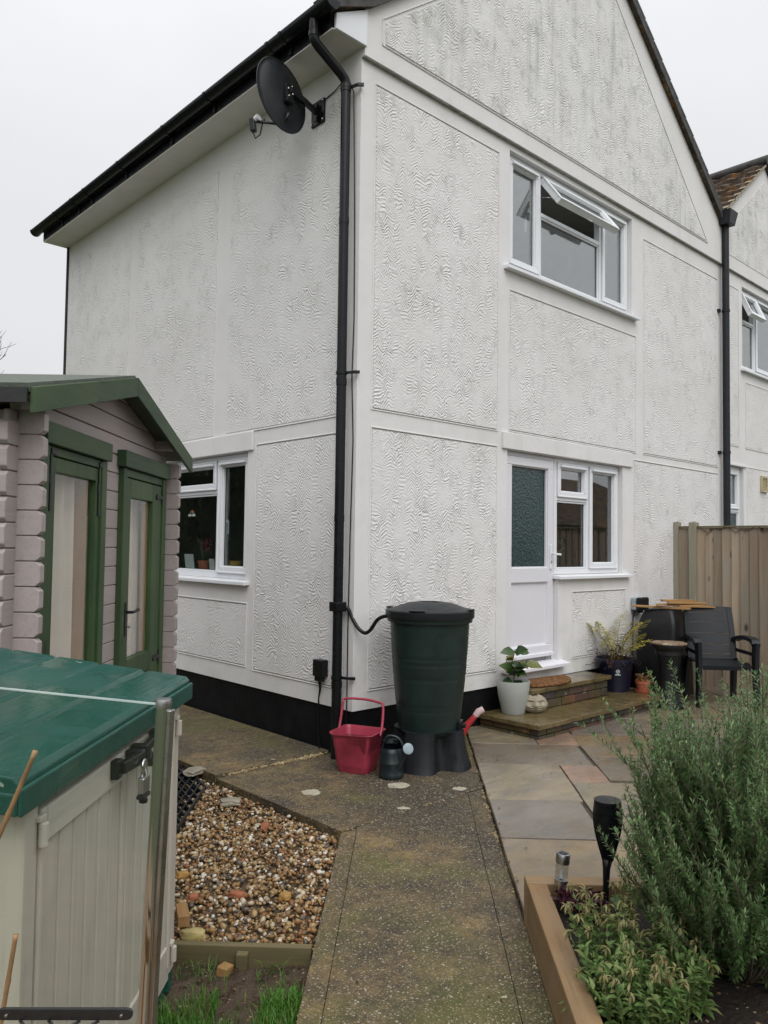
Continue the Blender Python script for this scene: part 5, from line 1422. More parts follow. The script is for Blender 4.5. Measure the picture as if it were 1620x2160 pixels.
for an, reach, h in specs:
    d2_ = Vector((math.cos(an), math.sin(an), 0)); b0 = Vector((random.uniform(-.05, .05), random.uniform(-.05, .05), .28))
    P = [b0 + d2_ * (reach * f ** 1.25) + UPV * ((h - .1) * (f * 1.35 - .42 * f * f)) for f in np.linspace(0, 1, 20)]
    fr_.tube([tuple(p) for p in P], [.003 - .0022 * i / 19 for i in range(20)], 5)
    sdv = d2_.cross(UPV).normalized()
    for i in range(5, 20):
        t_ = (P[min(i + 1, 19)] - P[i - 1]).normalized(); f = i / 19
        Lp = .085 * math.sin(PI * min(1, (f - .15) * 1.12)) ** .7 if f < .99 else .02
        for s_ in (-1, 1):
            mb.leaf(P[i], (sdv * s_ * 1.0 + t_ * .55 + UPV * random.uniform(-.25, .1)), UPV, max(.022, Lp * .95), .026, .2, .1)
mb.build('foliage', M['fern'], nv, smooth=True, recalc=False); fr_.build('stem', M['fern'], nv, recalc=False)
for k in range(46):
    p = Vector((random.uniform(-.12, .12), random.uniform(-.12, .12), .27)); P = [p]; d_ = Vector((random.gauss(0, .5), random.gauss(0, .5), 1.0))
    for i in range(9):
        d_ = (d_ + rv() * .75).normalized(); p = p + d_ * .028; P.append(p)
    dd_.tube([tuple(q) for q in cr(P, 2)], .0028, 5)
for an in (-2.75, .0):                                              # dead curled frond tips
    d2_ = Vector((math.cos(an), math.sin(an), 0)); c_ = d2_ * .36 + UPV * (.30 if an < -1 else .60)
    dd_.tube([(0, 0, .27), tuple(d2_ * .18 + UPV * (c_.z * .5 + .22)), tuple(c_)], .003, 5)
    for j in range(7):
        o2 = c_ + rv() * .035; dd_.tube([tuple(o2 + Vector((.016 * math.cos(t_), .008 * math.sin(t_ * 1.3), .016 * math.sin(t_)))) for t_ in np.linspace(0, 5, 9)], .0035, 5)
dd_.build('dead_stems', M['dead'], nv, recalc=False)
fl = MB(); fl.add([(-.19, .0, .27), (-.15, -.05, .25), (-.36, -.10, .285), (-.17, -.02, .24)], [(0, 1, 2), (1, 3, 2), (3, 0, 2), (0, 3, 1)])

tp = thing('potted_plant', 'small terracotta pot and saucer with an orange leaved plant in front of the navy pot', 'potted plant', (3.335, -.44, .1475))
mb = MB(); mb.lathe([(0, .008), (.05, .008), (.068, .085), (.074, .087), (.076, .115), (.068, .115), (.062, .095), (0, .09)], seg=32); mb.build('pot', M['terracotta'], tp, autos=45)
mb = MB(); mb.lathe([(0, 0), (.066, 0), (.078, .022), (.075, .024), (.066, .008), (0, .0075)], seg=32); mb.build('saucer', M['terracotta'], tp, autos=45)
mb = MB()
for k in range(46):
    a_ = random.uniform(0, 2 * PI); r = random.uniform(0, .055)
    mb.leaf((r * math.cos(a_), r * math.sin(a_), .10 + random.uniform(0, .06)), Vector((math.cos(a_), math.sin(a_), random.uniform(.1, 1.2))), UPV + rv() * .4, .045, .028, .3, .15)
t_ = m_leaf('orange leaf', (.26, .13, .05), (.36, .24, .09), (.12, .05, .03)); mb.build('foliage', t_, tp, smooth=True, recalc=False)

# ------------------------------------------------------------------ round mosaic table, covered barbecue, offcuts, chair
tb = thing('mosaic_table', 'small round table with a pale mosaic top on a black skirted base, left of the chair', 'table', (3.36, -.66, .03))
tb.location = (3.42, -.66, .03); tb['label'] = 'small round mosaic topped table on a black base, left of the chair'
mb = MB(); mb.lathe([(0, .600), (.165, .600), (.168, .604), (.165, .612), (0, .612)], seg=44); mb.build('table_top', M['mosaic'], tb, autos=40)
mb = MB(); mb.lathe([(.0, .598), (.170, .598), (.174, .604), (.172, .585), (.160, .572), (.13, .55), (.125, .50)], seg=44); mb.build('rim', M['iron'], tb, autos=40)
mb = MB(); mb.lathe([(.0, .56), (.135, .56), (.120, .50), (.095, .40), (.082, .30), (.085, .20), (.105, .10), (.135, .03), (.140, .0), (.0, .0)], seg=36); mb.build('base', M['cover'], tb, autos=50)
cv = thing('covered_barbecue', 'barbecue under a black weather cover behind the plastic chair', 'barbecue', (4.02, -.30, .03), R(8))
secs = []
for z, w_, d_ in ((0, .285, .225), (.10, .285, .225), (.35, .27, .215), (.60, .245, .20), (.74, .235, .19), (.80, .205, .175), (.865, .175, .15), (.885, .16, .135), (.89, .08, .06)):
    s_ = []
    for i, (x, y) in enumerate(rrect(w_, d_, min(w_, d_) * .22, 10)):
        t_ = math.atan2(y, x); k = .016 * math.sin(t_ * 9 + z * 5) * (1.2 - z) + .010 * math.sin(t_ * 17 - z * 11)
        s_.append((x * (1 + k), y * (1 + k), z + .006 * math.sin(t_ * 4) * (z > .5)))
    secs.append(s_)
mb = MB(); loft(mb, secs, False, True); o = mb.build('cover', M['cover'], cv, smooth=True, sub=1)
for i, (cx, cy, z, rz_, ln, lab) in enumerate(((3.90, -.33, .935, -12, .30, 'lowest timber offcut of the pile on the covered barbecue, pointing left'), (4.05, -.45, .958, 14, .28, 'timber offcut lying across the lowest one on the covered barbecue'),
                                    (4.12, -.50, .980, 22, .26, 'timber offcut second from the top of the pile on the covered barbecue'), (4.10, -.42, 1.000, 27, .25, 'topmost timber offcut of the pile on the covered barbecue'), (4.18, -.58, .947, 6, .20, 'short timber offcut at the right end of the pile on the covered barbecue'))):
    mb = MB(); mb.prism([(-ln, -.034), (ln * .9, -.034), (ln, .034), (-ln * .85, .034)], -.009, .009)
    o = mb.build('timber_offcut', M['offcut'], bevel=.002); o.location = (cx, cy, z); o.rotation_euler = (R(2), R(1.5), R(-45 + rz_)); tag(o, lab, 'offcut', 'timber offcuts on the covered barbecue')

ch = thing('garden_chair', 'dark grey plastic garden armchair in front of the wooden fence', 'chair', (4.02, -.87, .03), R(-40))
# local: +y is the back of the chair, -y its front, x across
ch.rotation_euler = (0, 0, R(-47))
CM = plain('charcoal chair plastic', (.0105, .0125, .0155), .36, .2, 8, .1, 80, spec=.3)
def surf(fn, nu, nv, th, mb):
    vs = []
    for s_ in (0, 1):
        for i in range(nu + 1):
            for j in range(nv + 1):
                p, nr = fn(i / nu, j / nv); vs.append(tuple(Vector(p) + Vector(nr) * th * s_))
    W_ = nv + 1; K = (nu + 1) * W_; fs = []
    for i in range(nu):
        for j in range(nv):
            a_ = i * W_ + j; fs += [(a_, a_ + 1, a_ + W_ + 1, a_ + W_), (K + a_, K + a_ + W_, K + a_ + W_ + 1, K + a_ + 1)]
    for i in range(nu):
        for j in (0, nv):
            a_ = i * W_ + j; fs.append((a_, a_ + W_, K + a_ + W_, K + a_))
    for j in range(nv):
        for i in (0, nu):
            a_ = i * W_ + j; fs.append((a_, a_ + 1, K + a_ + 1, K + a_))
    return mb.add(vs, fs)
def seat_fn(u, v): return ((u - .5) * (.46 + .02 * v), -.24 + .45 * v, .405 - .02 * v - .022 * math.sin(PI * u) * math.sin(PI * min(1, v * 1.1)) - .03 * max(0, .15 - v) / .15), (0, 0, 1)
mb = MB(); surf(seat_fn, 16, 14, .014, mb); mb.box(-.222, .222, -.235, -.222, .35, .395); mb.build('seat', CM, ch, autos=50)
def bp(u, v):
    w_ = .475 + .015 * math.sin(PI * v); x = (u - .5) * w_
    y = .20 + .15 * v + .03 * (2 * u - 1) ** 2 * -1 ; z = .40 + .51 * v + .012 * math.sin(PI * u) * v
    return Vector((x, y, z))
mb = MB()
rows = [(0.0, .094), (.108, .274), (.284, .484), (.494, .694), (.704, .876), (.886, 1.0)]
for a_, b_ in rows:
    surf(lambda u, v: (bp(.10 + .8 * u, a_ + (b_ - a_) * v), (0, -1, .28)), 10, 3, .014, mb)
for a_, b_ in ((0.0, .101), (.899, 1.0)):
    surf(lambda u, v: (bp(a_ + (b_ - a_) * u, v), (0, -1, .28)), 3, 14, .020, mb)
mb.build('backrest', CM, ch, autos=50)
for s_ in (-1, 1):
    mb = MB(); P = [Vector((s_ * .235, .235, .60)), Vector((s_ * .262, .10, .640)), Vector((s_ * .278, -.06, .648)), Vector((s_ * .276, -.20, .635)), Vector((s_ * .268, -.245, .600))]
    C_ = cr(P, 5); n = len(C_)
    vs = []; 
    for i, p in enumerate(C_):
        d_ = (C_[min(i + 1, n - 1)] - C_[max(0, i - 1)]).normalized(); sx = d_.cross(UPV).normalized(); uz = sx.cross(d_)
        for a_, b_ in ((-.042, -.026), (-.036, .010), (0, .015), (.036, .010), (.042, -.026), (0, -.010)): vs.append(tuple(p + sx * a_ + uz * b_))
    mb.add(vs, [(i * 6 + k, i * 6 + (k + 1) % 6, (i + 1) * 6 + (k + 1) % 6, (i + 1) * 6 + k) for i in range(n - 1) for k in range(6)] + [(0, 1, 2, 3, 4, 5), tuple(range(6 * n - 6, 6 * n))])
    mb.build('armrest', CM, ch, autos=50)
    for pts in ([(s_ * .270, -.235, .615), (s_ * .262, -.235, .40), (s_ * .272, -.262, .0)], [(s_ * .225, .20, .42), (s_ * .235, .25, .2), (s_ * .245, .285, .0)]):
        mb = MB(); P = cr([Vector(p) for p in pts], 5)
        for i in range(len(P) - 1): pass
        n = len(P); vs = []
        for i, p in enumerate(P):
            w_ = .056 - .016 * i / n
            for a_, b_ in ((-w_, -.016), (w_, -.016), (w_, .018), (-w_, .018)): vs.append((p.x + (b_ * s_), p.y + a_, p.z))
        mb.add(vs, [(i * 4 + k, i * 4 + (k + 1) % 4, (i + 1) * 4 + (k + 1) % 4, (i + 1) * 4 + k) for i in range(n - 1) for k in range(4)] + [(3, 2, 1, 0), tuple(range(4 * n - 4, 4 * n))])
        mb.build('leg', CM, ch, autos=40)
    mb = MB(); mb.bar((s_ * .235, .225, .605), (s_ * .222, .23, .45), .03, .03); mb.bar((s_ * .262, -.2, .50), (s_ * .238, .21, .50), .018, .035); mb.build('side_rail', CM, ch, bevel=.006)
# ------------------------------------------------------------------ raised bed
rb = thing('raised_bed', 'raised bed of new orange pine sleepers along the right side of the path', 'planter')
BF = lambda u, d, v: tuple(ab(u, d, v))
mb = MB(BF)
mb.box(-6.0, -2.446, .885, .965, -.06, .178); mb.build('sleeper', M['sleeper'], rb, bevel=.006)
o_b = MB(); oo = ab(0, 0)
mb = MB(); mb.box(.0, 2.6, -.040, .040, -.06, .180); s2 = mb.build('sleeper', M['sleeper'], rb, bevel=.006)
s2.location = ab(-2.405, .884); s2.rotation_euler = (0, 0, R(-45))
# re-seat the long one so the grain follows it too
s1 = [o for o in rb.children if o is not s2][0]
R45 = Matrix.Rotation(R(45), 4, 'Z'); s1.data.transform(R45.inverted()); s1.rotation_euler = (0, 0, R(45))
def bed_sheet():
    mb = MB(); n, m = 70, 60; vs = []
    for i in range(n + 1):
        for j in range(m + 1):
            p = ab(-6 + 3.56 * i / n, .962 + 2.5 * j / m)
            vs.append((p.x, p.y, .112 + .022 * mnoise.fractal(Vector((p.x * 7, p.y * 7, 1)), .9, 2.1, 5)))
    mb.add(vs, [(i * (m + 1) + j, i * (m + 1) + j + 1, (i + 1) * (m + 1) + j + 1, (i + 1) * (m + 1) + j) for i in range(n) for j in range(m)])
    return mb.build('bed_soil', M['soil'], rb, smooth=True, recalc=False)
bed_sheet()

# rosemary
def rosemary():
    root = thing('rosemary_bush', 'tall rosemary bush with upright needle-leaved stems in the raised bed', 'shrub', ab(-2.92, 1.53, .11))
    lv = MB(); sm = MB()
    for k in range(470):
        a_ = random.uniform(0, 2 * PI); rr = math.sqrt(random.random())
        tilt_ = rr * random.uniform(.50, 1.0)
        low = random.random() < .30
        if low: tilt_ = random.uniform(.85, 1.40)
        d_ = Vector((math.cos(a_) * math.sin(tilt_), math.sin(a_) * math.sin(tilt_), math.cos(tilt_)))
        L = random.uniform(.68, 1.08) * (.98 if rr < .6 else .80)
        if low: L = random.uniform(.40, .68)
        p = Vector((math.cos(a_) * rr * .09, math.sin(a_) * rr * .09, random.uniform(0, .06))); P = [p.copy()]
        n = int(L / .025); bend = Vector((random.gauss(0, .02), random.gauss(0, .02), .075 if rr > .35 else .03))
        for i in range(n):
            d_ = (d_ + bend + rv() * .05).normalized(); p = p + d_ * .025; P.append(p.copy())
        if rr > .6 and random.random() < .3:
            pass
        sm.tube([tuple(q) for q in P[::3]] + [tuple(P[-1])], [.0042 * (1 - .8 * i / (len(P[::3]))) for i in range(len(P[::3]) + 1)], 4, cap=False)
        start = int(n * random.uniform(.06, .35))
        def needles(P, s0, dens=9, nl=.027):
            m_ = len(P)
            for i in range(s0, m_ - 1):
                t_ = (P[i + 1] - P[i]).normalized(); f = (i - s0) / max(1, m_ - s0)
                for q in range(dens):
                    b_ = rv(); b_ = (b_ - t_ * b_.dot(t_)).normalized()
                    dn = (t_ * random.uniform(.45, 1.0) + b_).normalized()
                    lv.needle(P[i].lerp(P[i + 1], random.random()), dn, nl * random.uniform(.7, 1.15) * (1 if f < .85 else .7), .0024, dn.cross(UPV if abs(dn.z) < .9 else Vector((1, 0, 0))).normalized())
        needles(P, start)
        for j in range(random.randint(1, 4)):
            i0 = random.randint(n // 3, max(n // 3 + 1, n - 5)); q = P[i0].copy(); t_ = (P[min(i0 + 1, n)] - P[i0]).normalized()
            dd = (t_ + rv() * .55 + UPV * .25).normalized(); Q = [q.copy()]
            for i in range(random.randint(4, 10)):
                dd = (dd + UPV * .08 + rv() * .05).normalized(); q = q + dd * .022; Q.append(q.copy())
            needles(Q, 0, 9, .023)
            sm.tube([tuple(Q[0]), tuple(Q[len(Q) // 2]), tuple(Q[-1])], [.002, .0016, .001], 4, cap=False)
    lv.build('foliage', M['rosemary'], root, recalc=False)
    sm.build('stems', M['twig'], root, recalc=False)
    return root
random.seed(21)
rosemary()

# low herb with wilted flower heads
def herb():
    root = thing('herb_bush', 'low yellow-green leafy herb with wilted flower heads spilling over the sleeper', 'plant', ab(-3.15, 1.14, .11))
    lv = MB(); sm = MB(); wl = MB()
    for k in range(190):
        a_ = random.uniform(0, 2 * PI); rr = math.sqrt(random.random()) * .19
        p = Vector((math.cos(a_) * rr * 1.1, math.sin(a_) * rr * .85, 0)); d_ = Vector((p.x * 1.9 + random.gauss(0, .12), p.y * 1.9 + random.gauss(0, .12), 1)).normalized()
        back = (p.x + p.y) > .05
        L = random.uniform(.10, .21) * (1.25 if back else .9); n = 8; P = [p.copy()]
        for i in range(n):
            d_ = (d_ + rv() * .12 + UPV * .03).normalized(); p = p + d_ * L / n; P.append(p.copy())
        sm.tube([tuple(q) for q in P], [.0024 - .0002 * i for i in range(n + 1)], 4, cap=False)
        for i in range(2, n + 1):
            for q in range(2 if i < 6 else 3):
                b_ = rv(); b_.z = abs(b_.z) * .5; dn = (b_ + d_ * .45).normalized()
                lv.leaf(P[i], dn, UPV + rv() * .3, random.uniform(.020, .043) * (.72 if back else 1), random.uniform(.010, .018), random.uniform(.1, .5), .18)
        if back and random.random() < .75 or random.random() < .25:
            q = P[-1]
            sm.tube([tuple(q), tuple(q + d_ * .03), tuple(q + d_ * .05 + rv() * .01)], .0014, 4, cap=False)
            for j in range(9): wl.leaf(q + d_ * .05 + rv() * .006, (rv() + Vector((0, 0, -.2))), UPV, .024, .008, .6, .2)
    for k in range(10):
        a_ = random.uniform(0, 2 * PI); r = random.uniform(.08, .24)
        q = Vector((r * math.cos(a_), r * math.sin(a_), .02))
        for j in range(9):
            t_ = j * .7; lv.leaf(q, Vector((math.cos(t_), math.sin(t_), .35)), UPV, .06, .022, .4, .15)
    n0 = len(lv.f); merge(lv, wl); o = lv.build('foliage', M['herb'], root, smooth=True, recalc=False); sm.build('stems', M['herb'], root, recalc=False)
    o.data.materials.append(M['wilt']); o.data.polygons.foreach_set('material_index', [0] * n0 + [1] * (len(lv.f) - n0))
random.seed(5); herb()

hu = thing('heuchera', 'dark purple ruffled plant in the corner of the raised bed, by the solar light', 'plant', ab(-2.57, 1.075, .125))
mb = MB()
for k in range(60):
    a_ = random.uniform(0, 2 * PI); r = random.uniform(.0, .085); c_ = Vector((r * math.cos(a_), r * math.sin(a_), random.uniform(.02, .075))); nrm = (UPV + rv() * .6).normalized()
    ex = nrm.cross(rv()).normalized(); ey = nrm.cross(ex); n = 12; R_ = random.uniform(.018, .034)
    vs = [tuple(c_)] + [tuple(c_ + (ex * math.cos(2 * PI * i / n) + ey * math.sin(2 * PI * i / n)) * R_ * (1 + .22 * (-1) ** i) + nrm * .008 * math.sin(i * 2.1)) for i in range(n)]
    mb.add(vs, [(0, 1 + i, 1 + (i + 1) % n) for i in range(n)])
mb.build('foliage', M['heuchera'], hu, recalc=False)
mb = MB()
for k in range(26):
    a_ = random.uniform(0, 2 * PI); r = random.uniform(.05, .12); mb.leaf((r * math.cos(a_), r * math.sin(a_), .02 + random.uniform(0, .03)), Vector((math.cos(a_), math.sin(a_), .6)), UPV, .03, .02, .3, .1)
o = mb.build('small_weeds', M['weed'], recalc=False, smooth=True); o.location = ab(-2.62, 1.18, .112); tag(o, 'small green seedlings around the purple plant', 'plant')

def seedling(a, b, n, L, label, mat='weed', seed=1, z=.11):
    random.seed(seed); root = thing('leafy_plant', label, 'plant', ab(a, b, z)); mb = MB(); sm = MB()
    for k in range(n):
        an = random.uniform(0, 2 * PI); d_ = Vector((math.cos(an), math.sin(an), random.uniform(.2, 1.0))).normalized(); q = d_ * random.uniform(.02, L * .6)
        sm.tube([(0, 0, 0), tuple(q * .6 + UPV * .01), tuple(q)], .0022, 4, cap=False); mb.leaf(q, d_ + Vector((0, 0, -.3)), UPV, L * random.uniform(.6, 1), L * .55, .3, .15)
    mb.build('foliage', M[mat], root, smooth=True, recalc=False); sm.build('stems', M['twig'], root, recalc=False)
seedling(-3.02, 1.72, 26, .075, 'broad-leaved green plant on the bare soil beneath the rosemary, right edge', seed=3)
seedling(-3.18, 1.26, 8, .05, 'little green seedling on the soil at the foot of the herb', seed=9)
cs = thing('cut_stems', 'stubby cut brown stems standing in the dark soil at the bottom right', 'plant', ab(-3.14, 1.70, .105)); mb = MB()
random.seed(4)
for k in range(11):
    an = random.uniform(0, 2 * PI); d_ = Vector((math.cos(an) * .6, math.sin(an) * .6, 1)).normalized(); b0 = Vector((random.uniform(-.05, .05), random.uniform(-.05, .05), -.01))
    mb.tube([tuple(b0), tuple(b0 + d_ * random.uniform(.04, .09))], .0045, 6)
mb.build('stalks', M['cane'], cs)
seedling(-2.62, 1.62, 14, .06, 'wisps of fresh growth at the foot of the rosemary, on the soil', 'rosemary', 12)

sl = thing('solar_light', 'steel and clear plastic solar stake light in the bed corner', 'garden light', ab(-2.515, .998, .11))
sl.rotation_euler = (R(3), R(4), 0)
mb = MB(); mb.tube([(0, 0, -.05), (0, 0, .095)], .0095, 14); mb.build('stake', M['chrome'], sl, autos=40)
mb = MB(); mb.lathe([(0, .090), (.010, .092), (.026, .098), (.027, .118), (0, .119)], seg=28); mb.build('collar', M['chrome'], sl, autos=40)
lensm = m_glass('ribbed lens', (.80, .82, .82), 1.5, rough=.08, bump=.6, bscale=90)
mb = MB(); mb.lathe([(.0245, .119)] + [(.0245 + (.0012 if i % 2 else 0), .120 + i * .0045) for i in range(13)] + [(.0245, .180)], seg=28); mb.build('lens', lensm, sl, smooth=True)
mb = MB(); mb.lathe([(0, .180), (.027, .180), (.028, .184), (.028, .212), (.026, .217), (.022, .218), (0, .2175)], seg=28); mb.build('cap', M['chrome'], sl, autos=40)
mb = MB(); mb.box(-.015, .015, -.015, .015, .2178, .2195); mb.build('solar_panel', M['navypot'], sl)
mb = MB(); mb.lathe([(0, .121), (.008, .122), (.007, .15), (0, .155)], seg=10); mb.build('bulb', M['card'], sl)

to = thing('torch_light', 'black mesh torch-shaped garden light on a flared stem, in front of the rosemary', 'garden light', ab(-2.505, 1.185, .10))
mb = MB(); mb.tube([(0, 0, -.04), (0, 0, .10), (.004, 0, .17), (.010, 0, .205)], [.010, .0115, .015, .022], 16); mb.build('stem', M['black_plastic'], to, smooth=True)
mb = MB(); vs = []; fs = []; nk = 34; rws = 22
def tr(f): return .020 + .036 * math.sin(min(1, f * 1.25) * PI / 2) ** 1.1 - (.006 * max(0, f - .8) / .2)
for j in range(rws + 1):
    f = j / rws; r = tr(f); z = .20 + .225 * f
    for k in range(nk): t_ = 2 * PI * (k + .5 * (j % 2)) / nk; vs.append((.012 + r * math.cos(t_), r * math.sin(t_), z))
mb2 = MB()
for j in range(rws + 1):
    for k in range(nk):
        if j < rws:
            k2 = (k + (j % 2)) % nk
            p, q = Vector(vs[j * nk + k]), Vector(vs[(j + 1) * nk + k2]); q2 = Vector(vs[(j + 1) * nk + (k2 - 1) % nk])
            mb2.bar(p, q, .0034, .0034); mb2.bar(p, q2, .0034, .0034)
mb2.build('mesh_shade', M['black_plastic'], to, recalc=False)
mb = MB(); mb.lathe([(.048, .422), (.053, .424), (.053, .434), (.0, .436)], (.012, 0, 0), 30); mb.build('cap', M['black_plastic'], to, autos=40)
mb = MB(); mb.lathe([(0, .20), (.012, .205), (.040, .30), (.042, .40), (0, .42)], (.012, 0, 0), 20); mb.build('liner', M['grey_plastic'], to, smooth=True)

# ------------------------------------------------------------------ gravel corner
def pebbles():
    bm = bmesh.new(); bmesh.ops.create_icosphere(bm, subdivisions=1, radius=1)
    bv = np.array([v.co[:] for v in bm.verts]); bf = np.array([[v.index for v in f.verts] for f in bm.faces]); bm.free()
    pts = []
    for layer, (dens, s0, s1) in enumerate(((1150, .0095, .0145), (1700, .006, .011), (300, .013, .020))):
        N = int(dens * 3.6 * 1.45)
        a_ = rng.uniform(-2.60, 1.0, N); b_ = rng.uniform(-1.35, .05, N)
        x = (a_ + b_) * S2; y = (a_ - b_) * S2
        keep = (x < -.985) | (a_ < -1.44)
        keep &= y < .75
        # hardly anything shows under the grid's far corner: still filled
        n = keep.sum(); pts.append(np.stack([x[keep], y[keep], -.046 + rng.uniform(-.006, .012, n) + (.006 if layer == 2 else 0), rng.uniform(s0, s1, n)], 1))
    P = np.concatenate(pts); n = len(P); k = len(bv)
    ax = rng.normal(size=(n, 4)); ax /= np.linalg.norm(ax, axis=1)[:, None]; w_, x_, y_, z_ = ax.T
    Rm = np.empty((n, 3, 3))
    Rm[:, 0] = np.stack([1 - 2 * (y_**2 + z_**2), 2 * (x_*y_ - z_*w_), 2 * (x_*z_ + y_*w_)], 1)
    Rm[:, 1] = np.stack([2 * (x_*y_ + z_*w_), 1 - 2 * (x_**2 + z_**2), 2 * (y_*z_ - x_*w_)], 1)
    Rm[:, 2] = np.stack([2 * (x_*z_ - y_*w_), 2 * (y_*z_ + x_*w_), 1 - 2 * (x_**2 + y_**2)], 1)
    sc = np.stack([P[:, 3] * rng.uniform(1.0, 1.45, n), P[:, 3] * rng.uniform(.75, 1.1, n), P[:, 3] * rng.uniform(.5, .9, n)], 1)
    jit = 1 + rng.uniform(-.13, .13, (n, k))
    V = bv[None] * jit[..., None] * sc[:, None]
    V = np.einsum('nij,nkj->nki', Rm, V); V[..., 2] *= .8
    V += P[:, None, :3]
    F = (bf[None] + (np.arange(n) * k)[:, None, None]).reshape(-1, 3)
    me = bpy.data.meshes.new('gravel'); me.vertices.add(n * k); me.vertices.foreach_set('co', V.reshape(-1).astype('f4'))
    me.loops.add(F.size); me.loops.foreach_set('vertex_index', F.reshape(-1).astype('i4'))
    me.polygons.add(len(F)); me.polygons.foreach_set('loop_start', np.arange(0, F.size, 3, dtype='i4')); me.polygons.foreach_set('use_smooth', np.ones(len(F), dtype=bool))
    me.update(); me.validate(); me.materials.append(M['gravel'])
    o = bpy.data.objects.new('gravel', me); COL.objects.link(o); o['kind'] = 'stuff'; o['label'] = 'mixed brown and white pea gravel beside the path'
pebbles()
ed = MB(); ed.box(0, .72, -.016, .016, -.14, -.004); o = ed.build('edging_board', M['edging'], bevel=.004); o.location = ab(-2.622, -.68); o.rotation_euler = (0, 0, R(-45)); tag(o, 'mossy timber board holding back the gravel beside the lawn', 'edging board')
pg = MB(); pg.box(-.022, .022, -.05, -.017, -.16, -.020); o = pg.build('timber_peg', M['edging'], bevel=.004); o.location = ab(-2.622, -.22); o.rotation_euler = (0, 0, R(-45)); tag(o, 'short timber peg against the edging board', 'peg')
def rock(loc, sx, sy, sz, mat, label, name='rock', seed=0, rz=0, cat='rock', blocky=.5):
    bm = bmesh.new(); bmesh.ops.create_icosphere(bm, subdivisions=3, radius=1)
    for v in bm.verts:
        c = v.co; m_ = max(abs(c.x), abs(c.y), abs(c.z)); c = c.lerp(c / m_, blocky); n_ = mnoise.noise(c * 1.3 + Vector((seed, 0, 0))) * .22 + mnoise.noise(c * 4 + Vector((seed, 9, 0))) * .05
        v.co = Vector((c.x * sx * (1 + n_), c.y * sy * (1 + n_), c.z * sz * (1 + n_ * .6)))
    me = bpy.data.meshes.new(name); bm.to_mesh(me); bm.free(); me.materials.append(mat); me.polygons.foreach_set('use_smooth', [True] * len(me.polygons)); me.set_sharp_from_angle(angle=R(38))
    o = bpy.data.objects.new(name, me); COL.objects.link(o); o.location = loc; o.rotation_euler = (0, 0, rz); return tag(o, label, cat)
orange = plain('ochre stone', (.34, .19, .05), .6, .25, 20, .4); yel = plain('yellow lichened stone', (.36, .30, .12), .7, .35, 25, .4); greyst = plain('grey flagstone', (.27, .245, .19), .55, .2, 14, .3); redst = plain('brick shard', (.30, .10, .045), .65, .25, 20, .4)
rock((-1.134, -.203, -.016), .060, .042, .020, greyst, 'flat pale grey stone on the gravel near the path edge', seed=1, rz=R(-35), blocky=.75)
rock((-1.02, .42, .01), .075, .05, .02, greyst, 'flat brown-grey stone resting on the black plastic grid', seed=7, rz=R(20), blocky=.7)
rock((-1.85, -.93, -.026), .032, .022, .018, orange, 'ochre stone lying in the gravel next to the storage box', seed=2, blocky=.35)
rock((-2.10, -1.475, -.022), .050, .024, .022, yel, 'flat yellow lichened stone beside the edging board', seed=3, rz=R(-40), blocky=.5)
rock((-1.19, -.65, -.028), .035, .022, .014, redst, 'pinkish terracotta shard in the gravel, farthest from the edging board', seed=4, rz=R(50), blocky=.8)
rock((-1.772, -1.275, -.026), .036, .018, .016, redst, 'long orange-red brick shard in the middle of the gravel', seed=5, rz=R(-50), blocky=.6)
rock((-1.93, -1.17, -.026), .024, .018, .016, redst, 'small orange stone in the gravel to the left of the long brick shard', seed=8, blocky=.4)
rock((-1.62, -1.43, -.026), .026, .024, .016, orange, 'ochre stone in the gravel near the board, on the path side', seed=11, rz=R(30), blocky=.6)
mb = MB(); mb.box(-.075, .075, -.024, .024, -.022, .022); o = mb.build('timber_block', M['offcut'], bevel=.003); o.location = (-2.06, -1.315, -.012); o.rotation_euler = (0, R(4), R(65)); tag(o, 'square timber offcut at the foot of the storage box', 'offcut')
mb = MB(); mb.box(-.026, .026, -.022, .022, -.02, .02); o = mb.build('timber_block', M['offcut'], bevel=.004); o.location = ab(-2.70, -.275, -.066); o.rotation_euler = (R(6), R(4), R(25)); tag(o, 'little timber block on the soil in front of the edging board', 'offcut')
# black plastic ground grid
gr = thing('plastic_grid', 'black plastic ground grid lying on the gravel between shed and path', 'ground grid', (-1.10, .16, -.03))
p0, p1, p2 = Vector((-1.086, .165, -.028)), Vector((-.93, .80, -.022)), Vector((-1.60, -.41, -.028))
e1, e2 = p1 - p0, p2 - p0; go_ = Vector((-1.10, .16, -.03)); mb = MB()
for i in range(8):
    f = i / 7; mb.bar(p0 + e2 * f - go_, p0 + e1 + e2 * f - go_, .008 if 0 < i < 7 else .014, .034); mb.bar(p0 + e1 * f - go_, p0 + e2 + e1 * f - go_, .008 if 0 < i < 7 else .014, .032)
for i in range(7):
    mb.bar(p0 + e2 * (i / 7) - go_, p0 + e2 * ((i + 1) / 7) + e1 * (1) - go_, .004, .02)
mb.build('lattice', M['grey_plastic'], gr)

